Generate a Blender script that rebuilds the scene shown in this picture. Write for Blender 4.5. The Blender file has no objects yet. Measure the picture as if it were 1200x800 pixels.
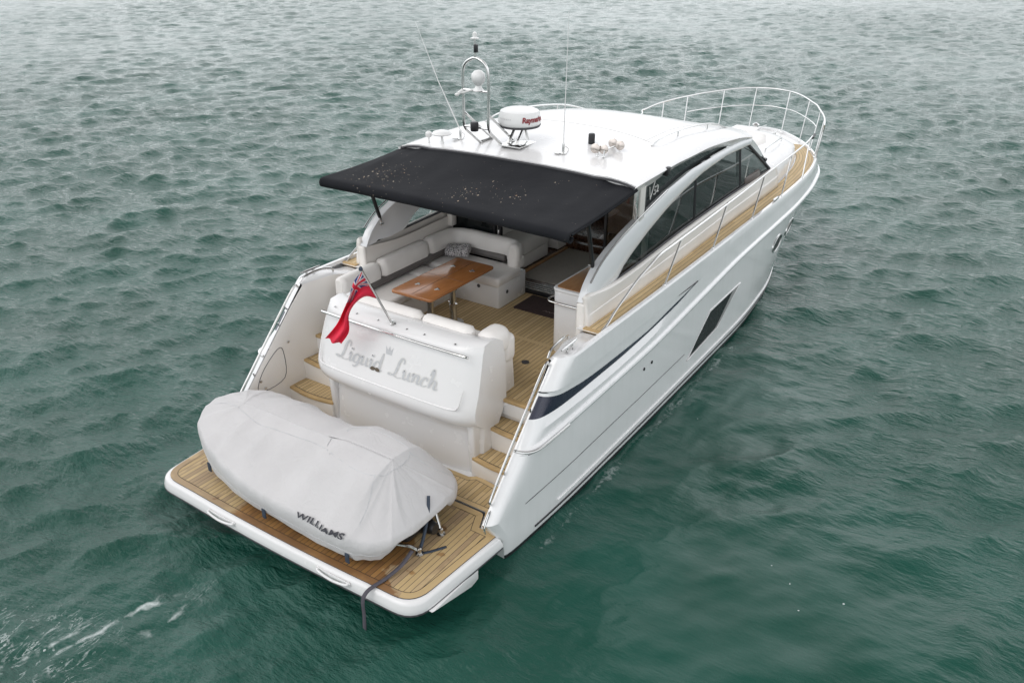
import bpy, bmesh, math, random
import numpy as np
from mathutils import Vector, Matrix, noise as mnoise

random.seed(7)
rng = np.random.default_rng(11)
SC = bpy.context.scene
COL = SC.collection
R = math.radians

# ------------------------------------------------------------------ camera
CAM = (6.0398, -4.4327, 6.2339)
YAW, PIT, ROL, FOC = -0.587483, 0.463125, 0.001728, 987.29
fw = Vector((math.sin(YAW)*math.cos(PIT), math.cos(YAW)*math.cos(PIT), -math.sin(PIT)))
r0 = Vector((math.cos(YAW), -math.sin(YAW), 0)); u0 = r0.cross(fw)
rr = r0*math.cos(ROL)+u0*math.sin(ROL); uu = -r0*math.sin(ROL)+u0*math.cos(ROL)
cd = bpy.data.cameras.new("camera"); cam = bpy.data.objects.new("camera", cd); COL.objects.link(cam)
cam.matrix_world = Matrix(((rr.x, uu.x, -fw.x, CAM[0]), (rr.y, uu.y, -fw.y, CAM[1]), (rr.z, uu.z, -fw.z, CAM[2]), (0, 0, 0, 1)))
cd.sensor_width = 36; cd.lens = FOC/1200*36; cd.clip_start = 0.1; cd.clip_end = 9000
SC.camera = cam

# ------------------------------------------------------------------ light
SUN_EL, SUN_AZ = 56, 205      # azimuth: direction the light comes from, clockwise from +y
w = bpy.data.worlds.new("World"); SC.world = w; w.use_nodes = True
nt = w.node_tree; nt.nodes.clear()
def N(nt, t, **k):
    n = nt.nodes.new(t)
    for a, b in k.items(): setattr(n, a, b)
    return n
sky = N(nt, 'ShaderNodeTexSky', sky_type='NISHITA', sun_disc=False, sun_elevation=R(SUN_EL), sun_rotation=R(SUN_AZ))
sky.dust_density = 4.0; sky.air_density = 1.0
hs = N(nt, 'ShaderNodeHueSaturation'); hs.inputs['Saturation'].default_value = 0.22
mix = N(nt, 'ShaderNodeMix', data_type='RGBA', blend_type='MIX')      # overcast: grey cloud deck over the clear sky
mix.inputs[0].default_value = 0.72; mix.inputs[7].default_value = (7.6, 7.75, 7.9, 1)
cl = N(nt, 'ShaderNodeTexNoise'); cl.inputs['Scale'].default_value = 2.6; cl.inputs['Detail'].default_value = 5
cr = N(nt, 'ShaderNodeMapRange'); cr.inputs[1].default_value = .3; cr.inputs[2].default_value = .7; cr.inputs[3].default_value = .82; cr.inputs[4].default_value = 1.15
ml = N(nt, 'ShaderNodeMix', data_type='RGBA', blend_type='MULTIPLY'); ml.inputs[0].default_value = 1
bg = N(nt, 'ShaderNodeBackground'); bg.inputs[1].default_value = 0.118
out = N(nt, 'ShaderNodeOutputWorld')
tc = N(nt, 'ShaderNodeTexCoord')
L = nt.links.new
sx = N(nt, 'ShaderNodeSeparateXYZ'); L(tc.outputs['Generated'], sx.inputs[0])
gz = N(nt, 'ShaderNodeValToRGB'); L(sx.outputs[2], gz.inputs[0])              # thin bright cloud low down, thicker overhead
el_ = gz.color_ramp.elements; el_[0].position = 0; el_[0].color = (.49, .495, .50, 1); el_[1].position = 1; el_[1].color = (.165, .157, .152, 1)
for p_, v_ in ((.18, .58), (.45, .80), (.64, .70), (.84, .16)): e_ = el_.new(p_); q_ = min(1, max(0, (p_-.6)/.3)); e_.color = (v_*(.99+.04*q_), v_*.99, v_*(1.0-.03*q_), 1)
dt_ = N(nt, 'ShaderNodeVectorMath', operation='DOT_PRODUCT'); L(tc.outputs['Generated'], dt_.inputs[0]); dt_.inputs[1].default_value = (-.50, .80, 0)
az_ = N(nt, 'ShaderNodeMapRange'); L(dt_.outputs['Value'], az_.inputs[0])      # the deck is thinner towards the north-west
for i_, v_ in ((1, -1), (2, 1), (3, 3.2), (4, 4.6)): az_.inputs[i_].default_value = v_
mg_ = N(nt, 'ShaderNodeMath', operation='MULTIPLY'); L(az_.outputs[0], mg_.inputs[0]); L(cr.outputs[0], mg_.inputs[1])
mz_ = N(nt, 'ShaderNodeVectorMath', operation='SCALE'); L(gz.outputs[0], mz_.inputs[0]); L(mg_.outputs[0], mz_.inputs['Scale'])
L(tc.outputs['Generated'], cl.inputs['Vector']); L(cl.outputs['Fac'], cr.inputs[0])
L(sky.outputs[0], hs.inputs['Color']); L(hs.outputs[0], mix.inputs[6]); L(mix.outputs[2], ml.inputs[6]); L(mz_.outputs[0], ml.inputs[7])
L(ml.outputs[2], bg.inputs[0]); L(bg.outputs[0], out.inputs[0])
sd = bpy.data.lights.new("sun", 'SUN'); so = bpy.data.objects.new("sun", sd); COL.objects.link(so)
sd.energy = 0.5; sd.angle = R(25); sd.color = (1, .965, .92)
az, el = R(SUN_AZ), R(SUN_EL)
so.rotation_euler = Vector((math.sin(az)*math.cos(el), math.cos(az)*math.cos(el), math.sin(el))).to_track_quat('Z', 'Y').to_euler()
so.location = (0, 0, 60)
SC.view_settings.view_transform = 'Standard'; SC.view_settings.look = 'None'
SC.view_settings.gamma = 1; SC.view_settings.use_curve_mapping = False
SC.view_settings.exposure = -0.34
SC.cycles.max_bounces = 8; SC.cycles.transparent_max_bounces = 12
SC.cycles.caustics_reflective = False; SC.cycles.caustics_refractive = False

# ------------------------------------------------------------------ helpers
def pc(X, Y):
    """monotone cubic interpolation through control points"""
    X = np.array(X, float); Y = np.array(Y, float); h = np.diff(X); d = np.diff(Y)/h
    m = np.zeros(len(X)); m[0], m[-1] = d[0], d[-1]
    for i in range(1, len(X)-1):
        if d[i-1]*d[i] > 0:
            w1, w2 = 2*h[i]+h[i-1], h[i]+2*h[i-1]
            m[i] = (w1+w2)/(w1/d[i-1]+w2/d[i])
    def f(x):
        x = min(max(x, X[0]), X[-1]); i = int(min(max(np.searchsorted(X, x)-1, 0), len(h)-1))
        t = (x-X[i])/h[i]; t2, t3 = t*t, t*t*t
        return float((2*t3-3*t2+1)*Y[i]+(t3-2*t2+t)*h[i]*m[i]+(-2*t3+3*t2)*Y[i+1]+(t3-t2)*h[i]*m[i+1])
    return f
def lerp(a, b, t): return a+(b-a)*t
def sstep(a, b, x):
    t = min(max((x-a)/(b-a), 0), 1); return t*t*(3-2*t)
def catmull(pts, n=8, closed=False):
    P = [Vector(p) for p in pts]; o = []; k = len(P)
    for i in range(k if closed else k-1):
        a = P[(i-1) % k] if closed or i > 0 else P[0]*2-P[1]
        b, c = P[i], P[(i+1) % k]
        d = P[(i+2) % k] if closed or i+2 < k else P[-1]*2-P[-2]
        for j in range(n):
            t = j/n
            o.append(0.5*((2*b)+(c-a)*t+(2*a-5*b+4*c-d)*t*t+(3*b-a-3*c+d)*t**3))
    if not closed: o.append(P[-1])
    return o

class MB:
    def __init__(s): s.v = []; s.f = []; s.m = []; s.uv = []
    def add(s, vs, fs, mi=0, uv=None):
        o = len(s.v); s.v += [tuple(p) for p in vs]
        for f in fs:
            s.f.append([i+o for i in f]); s.m.append(mi)
            s.uv.append([uv[i] for i in f] if uv else None)
        return s
    def grid(s, rows, mi=0, uv=None, cu=False, cv=False, flip=False, mf=None):
        n, k = len(rows), len(rows[0]); vs = [p for r in rows for p in r]; fs = []; ms = []
        for i in range(n if cu else n-1):
            for j in range(k if cv else k-1):
                a, b = i*k+j, i*k+(j+1) % k; c, d = ((i+1) % n)*k+(j+1) % k, ((i+1) % n)*k+j
                fs.append([a, d, c, b] if flip else [a, b, c, d]); ms.append(mf(i, j) if mf else mi)
        o = len(s.m); s.add(vs, fs, mi, [q for r in uv for q in r] if uv else None); s.m[o:] = ms
        return s
    def poly(s, pts, mi=0, flip=False, uv=None):
        f = list(range(len(pts)))
        return s.add(pts, [f[::-1] if flip else f], mi, uv)
    def tube(s, pts, r, n=8, closed=False, mi=0, caps=True):
        P = [Vector(p) for p in pts]; k = len(P); rs = r if isinstance(r, (list, tuple)) else [r]*k
        T = []
        for i in range(k):
            a = P[(i-1) % k] if closed or i else P[0]; b = P[(i+1) % k] if closed or i < k-1 else P[-1]
            t = b-a; T.append(t.normalized() if t.length > 1e-9 else Vector((0, 0, 1)))
        ref = Vector((0, 0, 1)) if abs(T[0].z) < .9 else Vector((1, 0, 0))
        x = (ref-T[0]*ref.dot(T[0])).normalized(); rows = []
        for i in range(k):
            x = (x-T[i]*x.dot(T[i])).normalized(); y = T[i].cross(x)
            rows.append([P[i]+(x*math.cos(2*math.pi*j/n)+y*math.sin(2*math.pi*j/n))*rs[i] for j in range(n)])
        s.grid(rows, mi, cu=closed, cv=True)
        if caps and not closed:
            s.poly(rows[0], mi, True); s.poly(rows[-1], mi)
        return s
    def box(s, c, d, bev=0.0, seg=2, mi=0, rot=None, M=None):
        bm = bmesh.new(); bmesh.ops.create_cube(bm, size=1)
        for v in bm.verts: v.co = Vector((v.co.x*d[0], v.co.y*d[1], v.co.z*d[2]))
        if bev > 0: bmesh.ops.bevel(bm, geom=bm.edges[:], offset=min(bev, min(d)*.49), segments=seg, affect='EDGES', profile=.5)
        return s.bm(bm, mi, c, rot)
    def bm(s, bm, mi=0, c=(0, 0, 0), rot=None):
        m = Matrix.Translation(Vector(c)) @ (rot.to_4x4() if rot is not None else Matrix.Identity(4))
        bm.verts.index_update()
        vs = [m @ v.co for v in bm.verts]; fs = [[v.index for v in f.verts] for f in bm.faces]; bm.free()
        return s.add(vs, fs, mi)
    def prism(s, outline, lo, hi, bev=0.0, seg=2, mi=0, axis='z'):
        """outline 2-D extruded along an axis between lo and hi"""
        mp = {'z': lambda a, b, c: (a, b, c), 'x': lambda a, b, c: (c, a, b), 'y': lambda a, b, c: (a, c, b)}[axis]
        bm = bmesh.new(); b = [bm.verts.new(mp(p[0], p[1], lo)) for p in outline]; t = [bm.verts.new(mp(p[0], p[1], hi)) for p in outline]
        n = len(outline); bm.faces.new(b); bm.faces.new(t)
        for i in range(n): bm.faces.new((b[i], b[(i+1) % n], t[(i+1) % n], t[i]))
        bmesh.ops.recalc_face_normals(bm, faces=bm.faces[:])
        if bev > 0:
            es = [e for e in bm.edges if e.is_manifold and e.calc_face_angle(0) > R(25)]
            bmesh.ops.bevel(bm, geom=es, offset=bev, segments=seg, affect='EDGES', profile=.5, clamp_overlap=True)
        return s.bm(bm, mi)
    def lathe(s, prof, c=(0, 0, 0), n=24, mi=0, rot=None, caps=True):
        m = rot if rot is not None else Matrix.Identity(3); c = Vector(c); rows = []
        for r, z in prof:
            rows.append([c+m @ Vector((r*math.cos(2*math.pi*j/n), r*math.sin(2*math.pi*j/n), z)) for j in range(n)])
        s.grid(rows, mi, cv=True)
        if caps: s.poly(rows[0], mi, True); s.poly(rows[-1], mi)
        return s
    def mirror(s):
        k = len(s.v); s.v += [(-x, y, z) for x, y, z in s.v]
        for i in range(len(s.f)):
            s.f.append([j+k for j in s.f[i][::-1]]); s.m.append(s.m[i]); s.uv.append(s.uv[i][::-1] if s.uv[i] else None)
        return s
    def build(s, name, mats, parent=None, ang=38, merge=0.0, recalc=False):
        me = bpy.data.meshes.new(name)
        off = parent_off(parent)
        me.from_pydata([(x-off[0], y-off[1], z-off[2]) for x, y, z in s.v], [], s.f)
        mats = mats if isinstance(mats, (list, tuple)) else [mats]
        for m in mats: me.materials.append(m)
        if any(s.m): me.polygons.foreach_set('material_index', s.m)
        if any(u is not None for u in s.uv):
            ul = me.uv_layers.new(name='UVMap')
            for p, u in zip(me.polygons, s.uv):
                if u:
                    for li, q in zip(p.loop_indices, u): ul.data[li].uv = q
        if merge > 0 or recalc:
            bm = bmesh.new(); bm.from_mesh(me)
            if merge > 0: bmesh.ops.remove_doubles(bm, verts=bm.verts[:], dist=merge)
            if recalc: bmesh.ops.recalc_face_normals(bm, faces=bm.faces[:])
            bm.to_mesh(me); bm.free()
        me.validate(clean_customdata=False)
        me.polygons.foreach_set('use_smooth', [True]*len(me.polygons)); me.set_sharp_from_angle(angle=R(ang))
        o = bpy.data.objects.new(name, me); COL.objects.link(o)
        if parent: o.parent = parent
        return o
def parent_off(p):
    t = Vector((0, 0, 0))
    while p is not None: t += p.location; p = p.parent
    return t
def tag(o, label=None, cat=None, group=None, kind=None):
    if label: o['label'] = label
    if cat: o['category'] = cat
    if group: o['group'] = group
    if kind: o['kind'] = kind
    return o
def thing(name, label, cat, loc=(0, 0, 0), group=None):
    o = bpy.data.objects.new(name, None); COL.objects.link(o); o.location = loc; o.empty_display_size = .2
    return tag(o, label, cat, group)
def mod(o, t, **k):
    m = o.modifiers.new(t.lower(), t)
    for a, b in k.items(): setattr(m, a, b)
    return o
def solid(o, th, off=-1): return mod(o, 'SOLIDIFY', thickness=th, offset=off)
def bevel(o, wd, seg=2): return mod(o, 'BEVEL', width=wd, segments=seg, limit_method='ANGLE', angle_limit=R(40))

# ------------------------------------------------------------------ materials
def newmat(name):
    m = bpy.data.materials.new(name); m.use_nodes = True; t = m.node_tree
    return m, t, t.nodes['Principled BSDF'], t.links.new
def noise(t, scale, detail=4, vec=None, rough=.55):
    n = N(t, 'ShaderNodeTexNoise'); n.inputs['Scale'].default_value = scale; n.inputs['Detail'].default_value = detail; n.inputs['Roughness'].default_value = rough
    if vec is not None: t.links.new(vec, n.inputs['Vector'])
    return n.outputs['Fac']
def obco(t): return N(t, 'ShaderNodeTexCoord').outputs['Object']
def mapr(t, v, a, b, c, d):
    n = N(t, 'ShaderNodeMapRange'); t.links.new(v, n.inputs[0])
    for i, x in zip((1, 2, 3, 4), (a, b, c, d)): n.inputs[i].default_value = x
    return n.outputs[0]
def mth(t, op, a, b=None, c=None):
    n = N(t, 'ShaderNodeMath', operation=op)
    for i, x in enumerate((a, b, c)):
        if x is None: continue
        if isinstance(x, (int, float)): n.inputs[i].default_value = x
        else: t.links.new(x, n.inputs[i])
    return n.outputs[0]
def mixc(t, f, a, b, bt='MIX'):
    n = N(t, 'ShaderNodeMix', data_type='RGBA', blend_type=bt)
    for i, x in ((0, f), (6, a), (7, b)):
        if isinstance(x, (int, float)): n.inputs[i].default_value = x
        elif isinstance(x, tuple): n.inputs[i].default_value = x if len(x) == 4 else (*x, 1)
        else: t.links.new(x, n.inputs[i])
    return n.outputs[2]
def bump(t, p, h, st, dist=.01):
    n = N(t, 'ShaderNodeBump'); n.inputs['Strength'].default_value = st; n.inputs['Distance'].default_value = dist
    t.links.new(h, n.inputs['Height']); t.links.new(n.outputs[0], p.inputs['Normal'])
def plain(name, col, rough=.5, metal=0, var=.06, scale=3, coat=0, bmp=0, bscale=200, rvar=.08, spec=.5):
    m, t, p, l = newmat(name)
    co = obco(t); f = noise(t, scale, 5, co)
    a = tuple(max(0, c*(1-var)) for c in col); b = tuple(min(1, c*(1+var)) for c in col)
    l(mixc(t, mapr(t, f, .3, .7, 0, 1), a, b), p.inputs['Base Color'])
    l(mapr(t, noise(t, scale*4, 3, co), .3, .7, max(0, rough-rvar), min(1, rough+rvar)), p.inputs['Roughness'])
    p.inputs['Metallic'].default_value = metal; p.inputs['Specular IOR Level'].default_value = spec
    if coat: p.inputs['Coat Weight'].default_value = coat; p.inputs['Coat Roughness'].default_value = .06
    if bmp: bump(t, p, noise(t, bscale, 3, co), bmp, .002)
    return m
M = {}
M['gel'] = plain('white_gelcoat', (.75, .745, .74), .26, var=.008, scale=1.2, coat=.3, rvar=.02)
M['hullgel'] = plain('hull_gelcoat', (.76, .77, .78), .2, var=.008, scale=.8, coat=.5, rvar=.02)
def hullmat():
    m, t, p, l = newmat('hull_gelcoat_weathered'); co = obco(t)
    q = N(t, 'ShaderNodeMapping'); q.inputs['Scale'].default_value = (3, 5, .35); l(co, q.inputs[0])
    c = mixc(t, mapr(t, noise(t, 1.6, 6, q.outputs[0], .6), .42, .75, 0, 1), (.80, .803, .805), (.765, .768, .765))
    c = mixc(t, mapr(t, noise(t, .7, 3, co), .4, .7, 0, .5), c, (.785, .79, .79))
    l(c, p.inputs['Base Color']); l(mapr(t, noise(t, 2.5, 4, q.outputs[0]), .3, .7, .08, .16), p.inputs['Roughness'])
    p.inputs['Coat Weight'].default_value = .8; p.inputs['Coat Roughness'].default_value = .05
    return m
M['hullside'] = hullmat()
M['cream'] = plain('cream_gelcoat', (.75, .72, .68), .34, var=.012, scale=1.5, coat=.2, rvar=.03)
M['vinyl'] = plain('white_vinyl', (.77, .745, .715), .46, var=.035, scale=5, bmp=.25, bscale=350)
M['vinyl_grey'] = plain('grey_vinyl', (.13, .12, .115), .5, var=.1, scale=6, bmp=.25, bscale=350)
M['steel'] = plain('stainless_steel', (.66, .66, .65), .16, metal=1, var=.05, scale=9)
M['black'] = plain('black_plastic', (.012, .012, .014), .4, var=.2)
M['antifoul'] = plain('black_antifoul', (.012, .013, .015), .5, var=.3)
M['navy'] = plain('navy_stripe', (.018, .022, .045), .3, var=.1, coat=.3)
M['line'] = plain('dark_groove', (.035, .037, .04), .5, var=.1)
M['rubber'] = plain('grey_rubber', (.06, .06, .065), .6, var=.15)
M['white_plastic'] = plain('white_plastic', (.78, .78, .77), .35, var=.02, coat=.1)
M['chrome_lens'] = plain('lamp_glass', (.55, .5, .46), .1, metal=.7, var=.15, scale=20)
M['oak'] = plain('cabinet_wood', (.42, .235, .105), .35, var=.12, scale=12, coat=.3)
M['dwood'] = plain('dark_wood_floor', (.085, .042, .025), .28, var=.3, scale=7, coat=.3)
M['carpet'] = plain('beige_carpet', (.40, .37, .33), .95, var=.08, scale=30, bmp=.5, bscale=500)
M['mat'] = plain('brown_doormat', (.045, .027, .026), .95, var=.2, scale=40, bmp=.6, bscale=600)
M['mattext'] = plain('pale_mat_print', (.20, .15, .14), .95, var=.2, scale=30)
M['strap'] = plain('dark_webbing', (.075, .07, .085), .8, var=.15, scale=30)
M['tab'] = plain('blue_tab', (.035, .05, .075), .7, var=.2, scale=20)
M['grey_letter'] = plain('grey_lettering', (.52, .53, .54), .35, var=.06, scale=20)
M['pale_letter'] = plain('pale_letter_edge', (.68, .675, .65), .3, var=.06, scale=20)
M['brown'] = plain('brown_moustache', (.10, .075, .05), .4, var=.2)
M['dark_letter'] = plain('charcoal_lettering', (.035, .035, .045), .6, var=.1)
M['red_letter'] = plain('dark_red_lettering', (.22, .02, .025), .4, var=.1)
M['flag_red'] = plain('flag_red', (.70, .014, .05), .7, var=.12, scale=6)
M['flag_blue'] = plain('flag_blue', (.03, .045, .19), .7, var=.12, scale=6)
M['flag_white'] = plain('flag_white', (.7, .68, .7), .7, var=.06, scale=6)
M['interior'] = plain('cabin_lining', (.5, .46, .42), .6, var=.05)
M['dkint'] = plain('dark_cabin_joinery', (.06, .035, .024), .35, var=.2, scale=5, coat=.2)
M['reveal'] = plain('grey_reveal', (.30, .30, .295), .4, var=.05)
M['port_glass'] = plain('porthole_glass', (.010, .012, .013), .3, var=.1, spec=.25)
M['pattern'] = None

def glassmat(name, tint, opac):
    m = bpy.data.materials.new(name); m.use_nodes = True; t = m.node_tree; t.nodes.clear(); l = t.links.new
    o = N(t, 'ShaderNodeOutputMaterial'); tr = N(t, 'ShaderNodeBsdfTransparent'); tr.inputs[0].default_value = (*tint, 1)
    df = N(t, 'ShaderNodeBsdfDiffuse'); df.inputs[0].default_value = (.008, .010, .011, 1)
    gl = N(t, 'ShaderNodeBsdfGlossy'); gl.inputs['Roughness'].default_value = .015; gl.inputs[0].default_value = (.8, .84, .84, 1)
    lw = N(t, 'ShaderNodeFresnel'); ge = N(t, 'ShaderNodeNewGeometry'); l(mapr(t, ge.outputs['Backfacing'], 0, 1, 1.48, 1/1.48), lw.inputs[0])
    a = N(t, 'ShaderNodeMixShader'); a.inputs[0].default_value = opac; b = N(t, 'ShaderNodeMixShader')
    l(tr.outputs[0], a.inputs[1]); l(df.outputs[0], a.inputs[2]); l(lw.outputs[0], b.inputs[0]); l(a.outputs[0], b.inputs[1]); l(gl.outputs[0], b.inputs[2]); l(b.outputs[0], o.inputs[0])
    return m
M['glass'] = glassmat('tinted_glass', (.30, .33, .325), .22)
M['glass_front'] = glassmat('windscreen_glass', (.55, .58, .57), .08)
M['glass_clear'] = glassmat('light_tint_glass', (.62, .66, .66), .06)
M['glass_dark'] = glassmat('dark_glass', (.08, .08, .08), .9)
M['glass_pane'] = glassmat('brown_tint_glass', (.50, .43, .38), .06)

def teak(name, wet=False, pw=.06, pale=1.0):
    m, t, p, l = newmat(name)
    uv = N(t, 'ShaderNodeUVMap'); uv.uv_map = 'UVMap'
    sp = N(t, 'ShaderNodeSeparateXYZ'); l(uv.outputs[0], sp.inputs[0])
    u = mth(t, 'DIVIDE', sp.outputs[0], pw); fr = mth(t, 'FRACT', u); idx = mth(t, 'FLOOR', u)
    wn = N(t, 'ShaderNodeTexWhiteNoise', noise_dimensions='2D'); cb = N(t, 'ShaderNodeCombineXYZ')
    seg = mth(t, 'FLOOR', mth(t, 'ADD', mth(t, 'DIVIDE', sp.outputs[1], 1.7), mth(t, 'MULTIPLY', idx, .37)))
    l(idx, cb.inputs[0]); l(seg, cb.inputs[1]); l(cb.outputs[0], wn.inputs['Vector'])
    mp = N(t, 'ShaderNodeMapping'); mp.inputs['Scale'].default_value = (90, 5, 1); l(uv.outputs[0], mp.inputs[0])
    gr = noise(t, 1, 5, mp.outputs[0], .65)
    c = mixc(t, wn.outputs[0], (.50*pale, .365*pale, .18*pale), (.66*pale, .50*pale, .275*pale))
    c = mixc(t, mapr(t, gr, .3, .7, 0, .42), c, (.34, .22, .10))
    co = obco(t)
    c = mixc(t, mapr(t, noise(t, 1.6, 6, co), .45, .75, 0, .30), c, (.34, .25, .15))
    if wet:
        s2 = N(t, 'ShaderNodeSeparateXYZ'); l(co, s2.inputs[0])
        nz = mth(t, 'MULTIPLY', mth(t, 'SUBTRACT', noise(t, 2.6, 6, co), .5), 1.1)
        # wet patch: the middle of the platform, drying out towards both ends
        yy_ = mth(t, 'ADD', s2.outputs[1], 7.5)      # parts are placed relative to the yacht's base
        a = mapr(t, mth(t, 'ADD', mth(t, 'ADD', s2.outputs[0], mth(t, 'MULTIPLY', yy_, .42)), nz), 1.60, 1.65, 1, 0)
        b = mapr(t, mth(t, 'ADD', s2.outputs[0], nz), -.62, -.5, 0, 1)
        wm = mth(t, 'MULTIPLY', a, b)
        blot = mth(t, 'MULTIPLY', mapr(t, noise(t, 4.5, 3, co), .62, .66, 0, .8), 1)
        pl = mth(t, 'MULTIPLY', wn.outputs[0], .55)
        bl = mapr(t, mth(t, 'MULTIPLY', noise(t, 2.2, 4, co), wn.outputs[0]), .26, .40, 0, .7)
        wm = mth(t, 'MAXIMUM', wm, blot)
        c = mixc(t, wm, c, mixc(t, 1.0, c, (.60, .44, .31), 'MULTIPLY'))
        c = mixc(t, bl, c, mixc(t, 1.0, c, (.50, .46, .52), 'MULTIPLY'))
        l(mapr(t, wm, 0, 1, .62, .38), p.inputs['Roughness'])
    else:
        p.inputs['Roughness'].default_value = .62
    d = mth(t, 'ABSOLUTE', mth(t, 'SUBTRACT', fr, .5))
    k = mapr(t, d, .445, .462, 0, 1)
    l(mixc(t, k, c, (.022, .019, .018)), p.inputs['Base Color'])
    bump(t, p, mth(t, 'SUBTRACT', mth(t, 'MULTIPLY', gr, .25), mth(t, 'MULTIPLY', k, .6)), .3, .003)
    return m
M['teak'] = teak('teak_deck'); M['teak_wet'] = teak('teak_platform', True)
M['teak_side'] = teak('teak_side_deck', False, .062, 1.08)
M['teak_margin'] = teak('teak_margin_board', False, 60)
M['teak_margin_wet'] = teak('teak_platform_margin', True, 60)
M['teak_solid'] = plain('teak_nosing', (.47, .325, .155), .6, var=.16, scale=9)

def woodmat(name, c1, c2):
    m, t, p, l = newmat(name); co = obco(t)
    mp = N(t, 'ShaderNodeMapping'); mp.inputs['Scale'].default_value = (9, 1.2, 9); l(co, mp.inputs[0])
    g = noise(t, 4, 8, mp.outputs[0], .7)
    c = mixc(t, mapr(t, g, .3, .7, 0, 1), c1, c2); l(mixc(t, mapr(t, noise(t, 2.5, 3, co), .4, .7, 0, .4), c, tuple(x*.7 for x in c1)), p.inputs['Base Color'])
    p.inputs['Roughness'].default_value = .22; p.inputs['Coat Weight'].default_value = .5; p.inputs['Coat Roughness'].default_value = .08
    return m
M['table'] = woodmat('varnished_teak', (.30, .115, .035), (.42, .175, .06))
M['console_top'] = woodmat('console_wood', (.38, .19, .08), (.50, .27, .125))

def covermat():
    m, t, p, l = newmat('grey_cover_canvas'); co = obco(t)
    a = noise(t, 2.2, 6, co); 
    c = mixc(t, mapr(t, a, .3, .7, 0, 1), (.53, .52, .52), (.59, .58, .58))
    c = mixc(t, mapr(t, noise(t, 1.1, 4, co, .6), .55, .75, 0, .35), c, (.50, .495, .50))
    l(c, p.inputs['Base Color']); p.inputs['Roughness'].default_value = .78; p.inputs['Sheen Weight'].default_value = .15
    mp = N(t, 'ShaderNodeMapping'); mp.inputs['Scale'].default_value = (1.6, 2.4, 1.2); mp.inputs['Rotation'].default_value = (.3, .2, .6); l(co, mp.inputs[0])
    rid = N(t, 'ShaderNodeTexNoise'); rid.inputs['Scale'].default_value = 3.2; rid.inputs['Detail'].default_value = 6; rid.inputs['Distortion'].default_value = .8; rid.inputs['Roughness'].default_value = .5
    l(mp.outputs[0], rid.inputs['Vector'])
    cre = mth(t, 'ABSOLUTE', mth(t, 'SUBTRACT', rid.outputs['Fac'], .5))
    h = mth(t, 'ADD', mth(t, 'MULTIPLY', mapr(t, cre, 0, .12, 1, 0), .36), mth(t, 'MULTIPLY', noise(t, 420, 2, co), .05))
    h = mth(t, 'ADD', h, mth(t, 'MULTIPLY', noise(t, 5, 4, co), .6))
    bump(t, p, h, .42, .014)
    return m
M['cover'] = covermat()
def awnmat():
    m, t, p, l = newmat('black_awning_canvas'); co = obco(t)
    base = mixc(t, mapr(t, noise(t, 1.3, 5, co), .3, .7, 0, 1), (.009, .0098, .0125), (.0155, .0165, .0195))
    # bird droppings and crumbs lying on the cloth, in a few clusters
    s3 = N(t, 'ShaderNodeSeparateXYZ'); l(co, s3.inputs[0])
    def blob(x, y, r):
        d = mth(t, 'ADD', mth(t, 'POWER', mth(t, 'SUBTRACT', s3.outputs[0], x), 2.0), mth(t, 'POWER', mth(t, 'SUBTRACT', s3.outputs[1], y), 2.0))
        return mapr(t, d, 0, r*r, 1, 0)
    reg = mth(t, 'MAXIMUM', mth(t, 'MAXIMUM', blob(.15, -.40, .55), blob(.75, -.30, .40)), mth(t, 'MAXIMUM', blob(-1.2, -.45, .75), mth(t, 'MAXIMUM', mth(t, 'MULTIPLY', blob(1.0, .35, .2), .8), .12)))
    f = None
    for sc_, off_ in ((16, .0), (34, 3.7)):
        q = N(t, 'ShaderNodeMapping'); q.inputs['Location'].default_value = (off_, off_*2, 0); q.inputs['Rotation'].default_value = (0, 0, .6); q.inputs['Scale'].default_value = (1, .6, 1); l(co, q.inputs[0])
        vo = N(t, 'ShaderNodeTexVoronoi'); vo.inputs['Scale'].default_value = sc_; l(q.outputs[0], vo.inputs['Vector'])
        dist = mth(t, 'ADD', vo.outputs['Distance'], mth(t, 'MULTIPLY', mth(t, 'SUBTRACT', noise(t, sc_*2.2, 3, co), .5), .55))
        sp = N(t, 'ShaderNodeSeparateColor'); l(vo.outputs['Color'], sp.inputs[0])
        thr = mth(t, 'MULTIPLY', mth(t, 'SUBTRACT', mth(t, 'ADD', sp.outputs[0], mth(t, 'MULTIPLY', reg, .75)), .93), .28)
        k_ = mth(t, 'LESS_THAN', dist, thr); f = k_ if f is None else mth(t, 'MAXIMUM', f, k_)
    l(mixc(t, f, base, mixc(t, sp.outputs[1], (.50, .45, .38), (.30, .20, .13))), p.inputs['Base Color'])
    p.inputs['Roughness'].default_value = .85; p.inputs['Specular IOR Level'].default_value = .18
    h = mth(t, 'ADD', mth(t, 'MULTIPLY', noise(t, 2.4, 4, co), 1.0), mth(t, 'MULTIPLY', noise(t, 260, 2, co), .05)); bump(t, p, h, .35, .03)
    return m
M['awning'] = awnmat()
def patmat():
    m, t, p, l = newmat('black_white_pattern'); co = obco(t)
    n = N(t, 'ShaderNodeTexNoise'); n.inputs['Scale'].default_value = 26; n.inputs['Detail'].default_value = 3; n.inputs['Distortion'].default_value = 2.5; l(co, n.inputs['Vector'])
    l(mixc(t, mapr(t, n.outputs['Fac'], .50, .53, 0, 1), (.62, .6, .6), (.06, .055, .06)), p.inputs['Base Color']); p.inputs['Roughness'].default_value = .7
    return m
M['pattern'] = patmat()

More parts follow.
